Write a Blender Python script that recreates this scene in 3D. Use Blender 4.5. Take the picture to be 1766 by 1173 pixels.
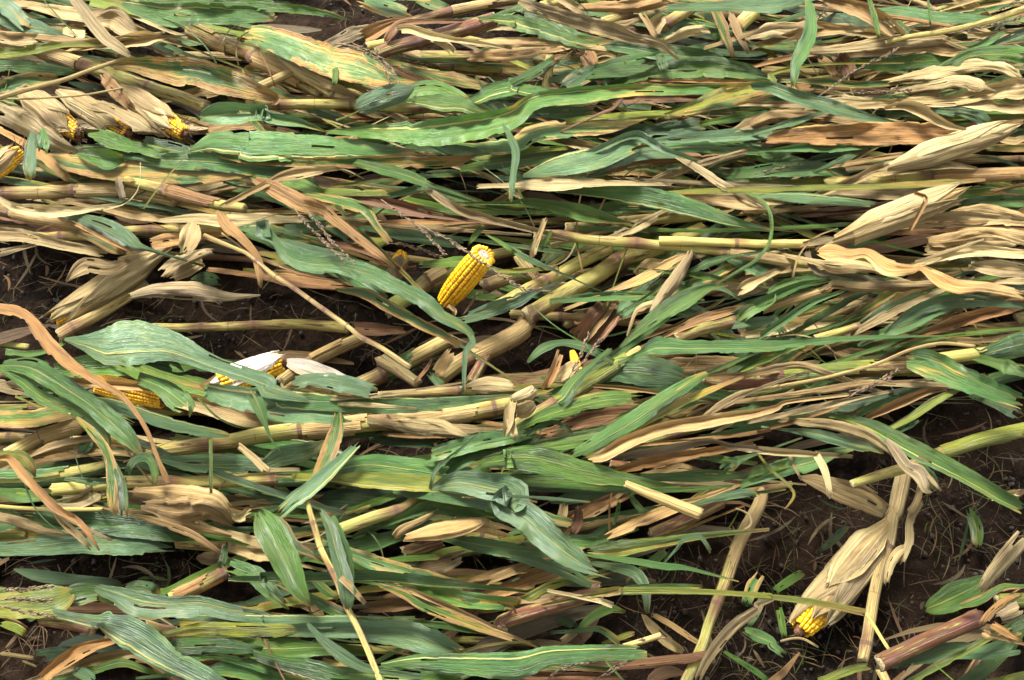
import bpy, math, random
from mathutils import Vector, noise as mnoise

for o in list(bpy.data.objects):
    bpy.data.objects.remove(o)
scene = bpy.context.scene
COL = scene.collection
R = math.radians

# ------------------------------------------------------------------ camera
CAM_H, PITCH, FOCAL, PW, PH = 1.60, 55.0, 42.0, 1766.0, 1173.0
cam_d = bpy.data.cameras.new("camera")
cam_d.lens, cam_d.sensor_width = FOCAL, 36.0
cam_d.clip_start, cam_d.clip_end = 0.05, 500.0
cam = bpy.data.objects.new("camera", cam_d)
cam.location = (0, 0, CAM_H)
cam.rotation_euler = (R(90 - PITCH), 0, 0)
COL.objects.link(cam)
scene.camera = cam

# ------------------------------------------------------------------ light
SUN_EL, SUN_AZ = 58.0, -35.0           # azimuth measured from +Y towards +X
world = bpy.data.worlds.new("World")
scene.world = world
world.use_nodes = True
wn = world.node_tree
bg = wn.nodes["Background"]
sky = wn.nodes.new("ShaderNodeTexSky")
sky.sky_type = 'NISHITA'
sky.sun_disc = False
sky.sun_elevation = R(SUN_EL)
sky.sun_rotation = R(SUN_AZ)
sky.air_density, sky.dust_density, sky.ozone_density = 1.0, 4.0, 1.0
hs = wn.nodes.new("ShaderNodeHueSaturation")      # a high thin overcast: nearly grey skylight
hs.inputs['Saturation'].default_value = 0.06
wn.links.new(sky.outputs[0], hs.inputs['Color'])
wn.links.new(hs.outputs[0], bg.inputs[0])
bg.inputs[1].default_value = 0.078
sd = bpy.data.lights.new("sun", 'SUN')
sd.energy, sd.angle, sd.color = 2.3, R(19), (1.0, 0.955, 0.89)
sun = bpy.data.objects.new("sun", sd)
COL.objects.link(sun)
dirv = Vector((math.sin(R(SUN_AZ)) * math.cos(R(SUN_EL)), math.cos(R(SUN_AZ)) * math.cos(R(SUN_EL)), math.sin(R(SUN_EL))))
sun.rotation_euler = dirv.to_track_quat('Z', 'Y').to_euler()
sun.location = dirv * 8
vs = scene.view_settings
vs.view_transform, vs.look, vs.gamma = 'Standard', 'None', 1.0
vs.use_curve_mapping = False
vs.exposure = 2.3

# ------------------------------------------------------------------ photo ground map
RIGHT = Vector((1, 0, 0))
FWD = Vector((0, math.cos(R(PITCH)), -math.sin(R(PITCH))))
UPV = Vector((0, math.sin(R(PITCH)), math.cos(R(PITCH))))
CAMP = Vector((0, 0, CAM_H))
KF = 36.0 / FOCAL / PW

def ray(px, py):
    return FWD + RIGHT * ((px - PW / 2) * KF) - UPV * ((py - PH / 2) * KF)

def G(px, py, h=0.0):
    """the point at height h (metres) that stands at this place of the field"""
    d = ray(px, py)
    return CAMP + d * ((CAM_H - h) / -d.z)

def mpp(px, py, h=0.0):
    """metres per photo pixel there"""
    return (CAM_H - h) / -ray(px, py).z * KF

TX = {'1': 0.0, '2': 430.0, '3': 870.0, '4': 1306.0}
TY = {'a': 0.0, 'b': 290.0, 'c': 580.0, 'd': 863.0}
ZS = 460.0 / 1741.0

def parse(path):
    """'a1 10,20,30 40,50' -> [x, y, width or None, height or None] in photo pixels"""
    out, ox, oy = [], 0, 0
    for tok in path.split():
        if tok[0] in 'abcd':
            ox, oy = TX[tok[1]], TY[tok[0]]
            continue
        v = [float(q) for q in tok.split(',')]
        out.append([ox + v[0] * ZS, oy + v[1] * ZS, v[2] * ZS if len(v) > 2 else None, v[3] if len(v) > 3 else None])
    for c in (2, 3):
        known = [i for i, p in enumerate(out) if p[c] is not None]
        if not known:
            continue
        for i, p in enumerate(out):
            if p[c] is None:
                lo = [k for k in known if k < i]
                hi = [k for k in known if k > i]
                if lo and hi:
                    a, b = lo[-1], hi[0]
                    p[c] = out[a][c] + (out[b][c] - out[a][c]) * (i - a) / (b - a)
                else:
                    p[c] = out[(lo or hi)[-1 if lo else 0]][c]
    return out

def spline(pts, step=5.0):
    """Catmull-Rom through n-tuples, resampled evenly in x, y"""
    P = [pts[0]] + list(pts) + [pts[-1]]
    dense = []
    for i in range(1, len(P) - 2):
        p0, p1, p2, p3 = P[i - 1], P[i], P[i + 1], P[i + 2]
        for k in range(14):
            t = k / 14.0
            dense.append([0.5 * (2 * b + (c - a) * t + (2 * a - 5 * b + 4 * c - d) * t * t + (3 * b - a - 3 * c + d) * t ** 3)
                          for a, b, c, d in zip(p0, p1, p2, p3)])
    dense.append(list(P[-2]))
    s = [0.0]
    for a, b in zip(dense, dense[1:]):
        s.append(s[-1] + math.hypot(b[0] - a[0], b[1] - a[1]))
    L = s[-1]
    n = max(8, min(170, int(L / step)))
    res, j = [], 0
    for k in range(n + 1):
        q = L * k / n
        while j < len(s) - 2 and s[j + 1] < q:
            j += 1
        f = (q - s[j]) / max(1e-9, s[j + 1] - s[j])
        res.append([a + (b - a) * f for a, b in zip(dense[j], dense[j + 1])])
    return res, L

# ------------------------------------------------------------------ materials
def new_mat(name):
    m = bpy.data.materials.new(name)
    m.use_nodes = True
    m.node_tree.nodes.clear()
    return m, m.node_tree

class NT:
    def __init__(s, nt): s.nt = nt
    def n(s, t, **kw):
        x = s.nt.nodes.new(t)
        for k, v in kw.items(): setattr(x, k, v)
        return x
    def put(s, sock, v):
        if isinstance(v, bpy.types.NodeSocket): s.nt.links.new(v, sock)
        elif isinstance(v, tuple) and len(v) == 3 and sock.type == 'RGBA': sock.default_value = (*v, 1)
        else: sock.default_value = v
    def m(s, op, a, b=0.0, c=None, clamp=False):
        x = s.n('ShaderNodeMath', operation=op, use_clamp=clamp)
        s.put(x.inputs[0], a); s.put(x.inputs[1], b)
        if c is not None: s.put(x.inputs[2], c)
        return x.outputs[0]
    def mix(s, f, a, b, mode='MIX'):
        x = s.n('ShaderNodeMix', data_type='RGBA', blend_type=mode)
        s.put(x.inputs[0], f); s.put(x.inputs[6], a); s.put(x.inputs[7], b)
        return x.outputs[2]
    def vec(s, x, y, z=0.0):
        c = s.n('ShaderNodeCombineXYZ')
        for i, v in enumerate((x, y, z)): s.put(c.inputs[i], v)
        return c.outputs[0]
    def noise(s, v, scale=1.0, detail=3.0, rough=0.55, dist=0.0):
        x = s.n('ShaderNodeTexNoise')
        s.put(x.inputs['Vector'], v); x.inputs['Scale'].default_value = scale
        x.inputs['Detail'].default_value = detail; x.inputs['Roughness'].default_value = rough
        x.inputs['Distortion'].default_value = dist
        return s.m('MULTIPLY_ADD', s.m('SUBTRACT', x.outputs[0], 0.5), 1.65, 0.5, clamp=True)
    def ramp(s, f, stops, interp='LINEAR'):
        x = s.n('ShaderNodeValToRGB')
        x.color_ramp.interpolation = interp
        e = x.color_ramp.elements
        while len(e) > 1: e.remove(e[-1])
        e[0].position, e[0].color = stops[0][0], (*stops[0][1], 1)
        for p, c in stops[1:]:
            q = e.new(p); q.color = (*c, 1)
        s.put(x.inputs[0], f)
        return x.outputs[0]
    def step(s, v, a, b):
        x = s.n('ShaderNodeMapRange', interpolation_type='SMOOTHSTEP')
        s.put(x.inputs[0], v); s.put(x.inputs[1], a); s.put(x.inputs[2], b)
        return x.outputs[0]

def leaf_material(name, island=False):
    m, nt = new_mat(name)
    t = NT(nt)
    uv = t.n('ShaderNodeUVMap', uv_map='UVMap').outputs[0]
    ed = t.n('ShaderNodeUVMap', uv_map='Edge').outputs[0]
    s1, s2 = t.n('ShaderNodeSeparateXYZ'), t.n('ShaderNodeSeparateXYZ')
    t.put(s1.inputs[0], uv); t.put(s2.inputs[0], ed)
    U, V, E, T = s1.outputs[0], s1.outputs[1], s2.outputs[0], s2.outputs[1]
    if island:
        rnd = t.n('ShaderNodeNewGeometry').outputs['Random Per Island']
        r2 = t.m('FRACT', t.m('MULTIPLY', rnd, 37.17))
        r3 = t.m('FRACT', t.m('MULTIPLY', rnd, 91.7))
        dry = t.m('ADD', t.m('MULTIPLY', t.step(rnd, 0.12, 0.3), 0.75), 0.05)
        tg, td, br = r2, t.m('MULTIPLY', r3, 0.9), t.m('MULTIPLY_ADD', r2, 0.4, 0.25)
        R_ = t.m('MULTIPLY', rnd, 90.0)
    else:
        oi = t.n('ShaderNodeObjectInfo')
        sc = t.n('ShaderNodeSeparateColor')
        t.put(sc.inputs[0], oi.outputs['Color'])
        dry, tg, td, br = sc.outputs[0], sc.outputs[1], sc.outputs[2], oi.outputs['Alpha']
        R_ = t.m('MULTIPLY', oi.outputs['Random'], 90.0)
    big = t.noise(t.vec(t.m('MULTIPLY', U, 0.9), t.m('MULTIPLY', V, 8.0), R_), 1.0, 3.0)
    streak = t.noise(t.vec(t.m('MULTIPLY', U, 8.0), t.m('MULTIPLY', V, 5.0), R_), 1.0, 4.0, 0.62)
    fine = t.noise(t.vec(t.m('MULTIPLY', U, 22.0), t.m('MULTIPLY', V, 30.0), R_), 1.0, 2.0)
    patch = t.noise(t.vec(t.m('MULTIPLY', U, 1.3), t.m('MULTIPLY', V, 17.0), t.m('ADD', R_, 31.0)), 1.0, 4.0, 0.6)
    # how dry each place of the blade is
    d = t.m('ADD', dry, t.m('MULTIPLY', t.m('SUBTRACT', big, 0.5), 0.75))
    d = t.m('ADD', d, t.m('MULTIPLY', t.m('SUBTRACT', streak, 0.5), 0.42))
    e2 = t.m('MULTIPLY', t.m('MULTIPLY', E, E), t.m('MULTIPLY', t.step(patch, 0.36, 0.66), 1.05))
    d = t.m('ADD', d, e2)
    d = t.m('ADD', d, t.m('MULTIPLY', t.m('POWER', T, 5.0), 0.35))
    green = t.ramp(tg, [(0.0, (0.108, 0.192, 0.090)), (0.35, (0.062, 0.162, 0.030)), (0.7, (0.104, 0.205, 0.018)), (1.0, (0.270, 0.295, 0.026))])
    green = t.mix(t.m('MULTIPLY', t.step(patch, 0.40, 0.70), 0.40), green, (0.150, 0.195, 0.045))
    green = t.mix(t.m('MULTIPLY', t.step(big, 0.50, 0.30), 0.45), green, (0.032, 0.090, 0.024))
    dryc = t.ramp(td, [(0.0, (0.20, 0.145, 0.080)), (0.35, (0.425, 0.298, 0.110)), (0.7, (0.42, 0.205, 0.048)), (1.0, (0.185, 0.066, 0.022))])
    dryc = t.mix(t.m('MULTIPLY', t.step(patch, 0.46, 0.80), 0.58), dryc, (0.135, 0.064, 0.022))
    dryc = t.mix(t.m('MULTIPLY', t.step(streak, 0.45, 0.85), 0.45), dryc, (0.52, 0.37, 0.13))
    yel = t.mix(td, (0.36, 0.32, 0.055), (0.47, 0.24, 0.04))
    c = t.mix(t.step(d, 0.28, 0.50), green, yel)
    c = t.mix(t.step(d, 0.46, 0.64), c, dryc)
    c = t.mix(t.m('MULTIPLY', t.step(d, 0.85, 1.40), t.step(td, 0.95, 0.45)), c, t.mix(0.45, dryc, (0.74, 0.62, 0.29)))
    c = t.mix(t.step(d, 1.55, 2.0), c, (0.80, 0.71, 0.58))
    # veins and streaks
    vein = t.noise(t.vec(t.m('MULTIPLY', U, 12.0), t.m('MULTIPLY', V, 1.6), R_), 1.0, 3.0, 0.7)
    dd = t.step(d, 0.35, 0.65)
    vs_ = t.m('MULTIPLY_ADD', t.m('SUBTRACT', vein, 0.5), t.m('MULTIPLY_ADD', dd, 0.20, 0.35), 1.0)
    st = t.m('MULTIPLY_ADD', t.m('SUBTRACT', streak, 0.5), t.m('MULTIPLY_ADD', dd, 0.28, 0.28), 1.0)
    fi = t.m('MULTIPLY_ADD', fine, 0.45, 0.78)
    val = t.m('MULTIPLY', t.m('MULTIPLY', vs_, st), fi)
    c = t.mix(1.0, c, t.vec(val, val, val), 'MULTIPLY')
    # brown lesions and pale scuffs
    sp = t.noise(t.vec(t.m('MULTIPLY', U, 4.0), t.m('MULTIPLY', V, 40.0), R_), 1.0, 4.0, 0.7)
    c = t.mix(t.m('MULTIPLY', t.step(sp, 0.74, 0.86), 0.7), c, (0.13, 0.058, 0.022))
    sf = t.noise(t.vec(t.m('MULTIPLY', U, 14.0), t.m('MULTIPLY', V, 26.0), t.m('ADD', R_, 7.7)), 1.0, 5.0, 0.75)
    c = t.mix(t.m('MULTIPLY', t.step(sf, 0.68, 0.88), 0.55), c, (0.36, 0.38, 0.26))
    # midrib
    if island: rs = 0.5
    else: rs = t.m('MULTIPLY', oi.outputs['Object Index'], 0.01)
    wv = t.m('MULTIPLY', t.m('MULTIPLY_ADD', T, -0.07, 0.10), t.m('MULTIPLY_ADD', rs, 0.8, 0.6))
    rib = t.step(t.m('ABSOLUTE', U), wv, t.m('MULTIPLY', wv, 0.45))
    ribc = t.mix(t.step(t.m('ADD', d, t.m('MULTIPLY', fine, 0.3)), 0.25, 0.8), (0.46, 0.50, 0.17), (0.58, 0.34, 0.08))
    ribc = t.mix(t.m('MULTIPLY', t.step(patch, 0.35, 0.6), 0.6), ribc, (0.62, 0.45, 0.09))
    c = t.mix(t.m('MULTIPLY', rib, rs), c, ribc)
    br = t.m('MULTIPLY', br, 0.74)
    c = t.mix(1.0, c, t.vec(br, br, br), 'MULTIPLY')
    bh = t.m('ADD', t.m('MULTIPLY', vein, 1.0), t.m('ADD', t.m('MULTIPLY', fine, 0.7), t.m('MULTIPLY', rib, 0.9)))
    bh = t.m('ADD', bh, t.m('MULTIPLY', streak, t.m('MULTIPLY_ADD', t.step(d, 0.4, 0.7), 0.9, 0.25)))
    bp = t.n('ShaderNodeBump')
    bp.inputs['Strength'].default_value = 0.75
    bp.inputs['Distance'].default_value = 0.004
    t.put(bp.inputs['Height'], bh)
    b = t.n('ShaderNodeBsdfPrincipled')
    t.put(b.inputs['Base Color'], c)
    t.put(b.inputs['Roughness'], t.m('MULTIPLY_ADD', t.step(d, 0.3, 0.7), 0.30, t.m('MULTIPLY_ADD', streak, 0.2, 0.29)))
    b.inputs['Specular IOR Level'].default_value = 0.62
    t.put(b.inputs['Normal'], bp.outputs[0])
    tr = t.n('ShaderNodeBsdfTranslucent')
    t.put(tr.inputs[0], c); t.put(tr.inputs[1], bp.outputs[0])
    ms = t.n('ShaderNodeMixShader')
    ms.inputs[0].default_value = 0.18
    nt.links.new(b.outputs[0], ms.inputs[1]); nt.links.new(tr.outputs[0], ms.inputs[2])
    o = t.n('ShaderNodeOutputMaterial')
    nt.links.new(ms.outputs[0], o.inputs[0])
    return m

def stem_material(name):
    m, nt = new_mat(name)
    t = NT(nt)
    s1, s2 = t.n('ShaderNodeSeparateXYZ'), t.n('ShaderNodeSeparateXYZ')
    t.put(s1.inputs[0], t.n('ShaderNodeUVMap', uv_map='UVMap').outputs[0])
    t.put(s2.inputs[0], t.n('ShaderNodeUVMap', uv_map='Edge').outputs[0])
    U, V, N = s1.outputs[0], s1.outputs[1], s2.outputs[0]
    oi = t.n('ShaderNodeObjectInfo')
    sc = t.n('ShaderNodeSeparateColor')
    t.put(sc.inputs[0], oi.outputs['Color'])
    pur, tan, yel, br = sc.outputs[0], sc.outputs[1], sc.outputs[2], oi.outputs['Alpha']
    R_ = t.m('MULTIPLY', oi.outputs['Random'], 70.0)
    ang = t.m('MULTIPLY', U, 6.28318)
    cx, cy = t.m('COSINE', ang), t.m('SINE', ang)
    big = t.noise(t.vec(t.m('MULTIPLY', cx, 0.9), t.m('MULTIPLY_ADD', cy, 0.9, R_), t.m('MULTIPLY', V, 8.0)), 1.0, 3.0)
    str_ = t.noise(t.vec(t.m('MULTIPLY', cx, 7.0), t.m('MULTIPLY_ADD', cy, 7.0, R_), t.m('MULTIPLY', V, 9.0)), 1.0, 4.0, 0.6)
    thr = t.noise(t.vec(t.m('MULTIPLY', cx, 26.0), t.m('MULTIPLY_ADD', cy, 26.0, R_), t.m('MULTIPLY', V, 10.0)), 1.0, 2.0)
    blot = t.noise(t.vec(t.m('MULTIPLY', cx, 2.0), t.m('MULTIPLY_ADD', cy, 2.0, R_), t.m('MULTIPLY', V, 26.0)), 1.0, 4.0, 0.65)
    g = t.mix(yel, (0.190, 0.260, 0.040), (0.47, 0.395, 0.095))
    g = t.mix(t.m('MULTIPLY', t.step(N, 0.0, 0.10), 0.55), g, t.mix(0.5, g, (0.46, 0.36, 0.10)))
    tn = t.mix(t.step(str_, 0.3, 0.7), (0.25, 0.165, 0.055), (0.58, 0.45, 0.15))
    tf = t.step(t.m('ADD', tan, t.m('MULTIPLY', t.m('SUBTRACT', big, 0.5), 1.4)), 0.36, 0.60)
    c = t.mix(tf, g, tn)
    pf = t.step(t.m('ADD', t.m('ADD', pur, t.m('MULTIPLY', t.m('SUBTRACT', blot, 0.5), 1.3)), t.m('MULTIPLY', t.m('SUBTRACT', str_, 0.5), 1.1)), 0.38, 0.74)
    c = t.mix(t.m('MULTIPLY', pf, 0.9), c, t.mix(t.m('MULTIPLY', t.step(str_, 0.15, 0.75), t.step(blot, 0.05, 0.5)), (0.016, 0.005, 0.005), (0.165, 0.020, 0.020)))
    c = t.mix(t.m('MULTIPLY', t.step(blot, 0.66, 0.82), 0.8), c, (0.075, 0.042, 0.024))
    # node: pale collar, dark ring, reddish shoulder
    aN = t.m('ABSOLUTE', N)
    c = t.mix(t.m('MULTIPLY', t.m('MULTIPLY', t.step(aN, 0.036, 0.006), t.step(big, 0.15, 0.6)), 0.9), c, t.mix(pur, (0.20, 0.10, 0.035), (0.085, 0.018, 0.016)))
    c = t.mix(t.m('MULTIPLY', t.step(aN, 0.0045, 0.0022), 0.85), c, (0.13, 0.065, 0.035))
    v = t.m('MULTIPLY', t.m('MULTIPLY_ADD', thr, 0.7, 0.65), t.m('MULTIPLY_ADD', str_, 0.7, 0.65))
    v = t.m('MULTIPLY', v, t.m('MULTIPLY', br, 0.74))
    c = t.mix(1.0, c, t.vec(v, v, v), 'MULTIPLY')
    bp = t.n('ShaderNodeBump')
    bp.inputs['Strength'].default_value = 0.5
    bp.inputs['Distance'].default_value = 0.003
    t.put(bp.inputs['Height'], t.m('ADD', thr, str_))
    b = t.n('ShaderNodeBsdfPrincipled')
    t.put(b.inputs['Base Color'], c)
    t.put(b.inputs['Roughness'], t.m('MULTIPLY_ADD', tf, 0.25, 0.38))
    b.inputs['Specular IOR Level'].default_value = 0.4
    t.put(b.inputs['Normal'], bp.outputs[0])
    o = t.n('ShaderNodeOutputMaterial')
    nt.links.new(b.outputs[0], o.inputs[0])
    return m

def kernel_material():
    m, nt = new_mat('corn kernels')
    t = NT(nt)
    s1 = t.n('ShaderNodeSeparateXYZ')
    t.put(s1.inputs[0], t.n('ShaderNodeUVMap', uv_map='UVMap').outputs[0])
    U, V = s1.outputs[0], s1.outputs[1]     # U random per kernel, V 0 at its foot, 1 on its crown
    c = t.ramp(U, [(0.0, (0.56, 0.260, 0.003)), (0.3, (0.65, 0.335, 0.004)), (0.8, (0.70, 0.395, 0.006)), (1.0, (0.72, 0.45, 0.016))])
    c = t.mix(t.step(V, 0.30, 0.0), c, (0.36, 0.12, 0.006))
    tc = t.n('ShaderNodeTexCoord').outputs['Object']
    n = t.noise(tc, 300.0, 3.0)
    v = t.m('MULTIPLY_ADD', n, 0.5, 0.75)
    c = t.mix(1.0, c, t.vec(v, v, v), 'MULTIPLY')
    oi = t.n('ShaderNodeObjectInfo').outputs['Alpha']
    n2 = t.noise(tc, 45.0, 3.0)
    c = t.mix(t.step(t.m('ADD', n2, t.m('SUBTRACT', 1.0, oi)), 0.86, 1.15), c, (0.05, 0.02, 0.006))
    b = t.n('ShaderNodeBsdfPrincipled')
    t.put(b.inputs['Base Color'], c)
    b.inputs['Roughness'].default_value = 0.30
    b.inputs['Specular IOR Level'].default_value = 0.5
    b.inputs['Subsurface Weight'].default_value = 0.0
    o = t.n('ShaderNodeOutputMaterial')
    nt.links.new(b.outputs[0], o.inputs[0])
    return m

def plain_material(name, c1, c2, scale, rough=0.8):
    m, nt = new_mat(name)
    t = NT(nt)
    n = t.noise(t.n('ShaderNodeTexCoord').outputs['Object'], scale, 4.0, 0.65)
    b = t.n('ShaderNodeBsdfPrincipled')
    t.put(b.inputs['Base Color'], t.mix(t.step(n, 0.3, 0.7), c1, c2))
    b.inputs['Roughness'].default_value = rough
    bp = t.n('ShaderNodeBump')
    bp.inputs['Strength'].default_value = 0.5; bp.inputs['Distance'].default_value = 0.002
    t.put(bp.inputs['Height'], n)
    t.put(b.inputs['Normal'], bp.outputs[0])
    o = t.n('ShaderNodeOutputMaterial')
    nt.links.new(b.outputs[0], o.inputs[0])
    return m

def soil_material():
    m, nt = new_mat('dark moist soil')
    t = NT(nt)
    tc = t.n('ShaderNodeTexCoord').outputs['Object']
    a = t.noise(tc, 6.0, 4.0, 0.6)
    b_ = t.noise(tc, 38.0, 6.0, 0.68)
    c_ = t.noise(tc, 160.0, 4.0, 0.7)
    c = t.mix(t.step(a, 0.35, 0.68), (0.0060, 0.0037, 0.0022), (0.020, 0.0118, 0.0070))
    c = t.mix(t.m('MULTIPLY', t.step(b_, 0.50, 0.72), 0.6), c, (0.034, 0.0215, 0.0130))
    c = t.mix(t.m('MULTIPLY', t.step(c_, 0.62, 0.72), 0.4), c, (0.045, 0.030, 0.019))
    bp = t.n('ShaderNodeBump')
    bp.inputs['Strength'].default_value = 0.9; bp.inputs['Distance'].default_value = 0.012
    t.put(bp.inputs['Height'], t.m('ADD', b_, t.m('MULTIPLY', c_, 0.5)))
    b = t.n('ShaderNodeBsdfPrincipled')
    t.put(b.inputs['Base Color'], c)
    b.inputs['Roughness'].default_value = 0.95
    b.inputs['Specular IOR Level'].default_value = 0.08
    t.put(b.inputs['Normal'], bp.outputs[0])
    o = t.n('ShaderNodeOutputMaterial')
    nt.links.new(b.outputs[0], o.inputs[0])
    return m

M_LEAF = leaf_material('corn leaf blade')
M_LITTER = leaf_material('shredded leaf litter', True)
M_STEM = stem_material('corn stalk skin')
M_KERNEL = kernel_material()
M_SOIL = soil_material()
M_PITH = plain_material('cob pith', (0.30, 0.15, 0.10), (0.55, 0.44, 0.33), 260)
M_CORE = plain_material('red cob chaff', (0.05, 0.018, 0.009), (0.20, 0.085, 0.035), 400)
M_CUT = plain_material('cut stalk pith', (0.20, 0.15, 0.06), (0.50, 0.43, 0.24), 420)
M_SILK = plain_material('withered silk', (0.030, 0.015, 0.010), (0.11, 0.055, 0.03), 150)
M_TASSEL = plain_material('dry tassel', (0.05, 0.032, 0.017), (0.17, 0.115, 0.06), 170)
M_STONE = plain_material('clod', (0.010, 0.006, 0.0038), (0.036, 0.022, 0.0135), 120)
M_WEED = None

# ------------------------------------------------------------------ mesh helpers
rng = random.Random(11)
LEAF = {  # dryness, green tone, dry tone, brightness, edge dryness, colour word
    'G': (0.04, 0.45, 0.50, 1.00, 0.30, 'green'),
    'B': (0.00, 0.10, 0.40, 1.08, 0.22, 'blue-green'),
    'K': (0.00, 0.30, 0.30, 0.60, 0.15, 'dark green'),  # shade put into the colour: green dimmed for blades in shade
    'Y': (0.20, 1.00, 0.50, 1.00, 0.35, 'yellow-green'),
    'E': (0.24, 0.42, 0.55, 1.00, 0.95, 'brown-edged green'),
    'D': (0.98, 0.30, 0.36, 1.00, 0.30, 'dry tan'),
    'R': (1.00, 0.30, 0.90, 0.95, 0.20, 'dry red-brown'),
    'O': (0.74, 0.80, 0.62, 1.08, 0.35, 'dry orange'),
    'P': (1.25, 0.30, 0.28, 1.18, 0.10, 'bleached pale'),
    'W': (2.30, 0.30, 0.35, 1.15, 0.00, 'white'),
    'S': (0.86, 0.30, 0.38, 1.35, 0.00, 'golden tan'),
    'V': (1.00, 0.20, 0.04, 0.95, 0.10, 'withered grey'),
}
STEM = {  # purple, tan, yellow, brightness
    'g': (0.10, 0.10, 0.35, 1.0, 'green'), 'y': (0.26, 0.22, 0.85, 1.05, 'yellow-green'), 't': (0.10, 0.80, 0.7, 1.0, 'tan'),
    'p': (0.74, 0.10, 0.6, 1.0, 'red-purple'), 'm': (0.40, 0.36, 0.65, 1.0, 'mottled'), 'c': (0.0, 0.25, 1.0, 1.35, 'cream'),
    'r': (0.45, 0.75, 0.1, 0.55, 'dark rotten'), 'd': (0.2, 1.0, 0.5, 0.8, 'dry brown'),
}

def mesh_obj(name, verts, faces, mat, origin, uv=None, edge=None, mats=None, face_mat=None, parent=None):
    me = bpy.data.meshes.new(name)
    o0 = Vector(origin)
    me.from_pydata([tuple(Vector(v) - o0) for v in verts], [], faces)
    if uv is not None:
        for nm, arr in (('UVMap', uv), ('Edge', edge)):
            if arr is None: continue
            lay = me.uv_layers.new(name=nm)
            flat = [0.0] * (2 * len(me.loops))
            vi = [0] * len(me.loops)
            me.loops.foreach_get('vertex_index', vi)
            for k, i in enumerate(vi):
                flat[2 * k], flat[2 * k + 1] = arr[i]
            lay.data.foreach_set('uv', flat)
    me.polygons.foreach_set('use_smooth', [True] * len(me.polygons))
    for mm in (mats or [mat]): me.materials.append(mm)
    if face_mat: me.polygons.foreach_set('material_index', face_mat)
    ob = bpy.data.objects.new(name, me)
    COL.objects.link(ob)
    if parent is not None:
        ob.parent = parent
        base = Vector(parent.location)
        if parent.parent is not None: base = base + Vector(parent.parent.location)
        ob.location = o0 - base
    else:
        ob.location = o0
    return ob

def tag(o, label, cat, group=None, kind=None):
    if label: o['label'] = label
    if cat: o['category'] = cat
    if group: o['group'] = group
    if kind: o['kind'] = kind
    return o

def fbm1(x, seed):
    return mnoise.noise(Vector((x, seed * 7.31, seed * 1.7)))

def side_profile(L_m, ragged, r):
    """multiplier of the half width along one torn margin"""
    seed = r.random() * 90
    cuts = []
    for _ in range(int((0.3 + r.random()) * ragged * L_m * 44)):
        t0 = r.random(); ln = (0.015 + 0.05 * r.random()) / max(L_m, 0.05)
        cuts.append((t0, t0 + ln * (1 if r.random() < .7 else -1), 0.07 + 0.44 * r.random() ** 1.8 * min(1.2, ragged)))
    def f(t):
        v = 1 + 0.09 * fbm1(t * L_m * 9, seed) + 0.07 * fbm1(t * L_m * 60, seed + 5) + 0.05 * fbm1(t * L_m * 160, seed + 9)
        for a, b, d in cuts:
            lo, hi = min(a, b), max(a, b)
            if lo <= t <= hi:
                v -= d * (1 - abs(t - a) / (hi - lo))
        return max(0.12, v)
    return f

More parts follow.
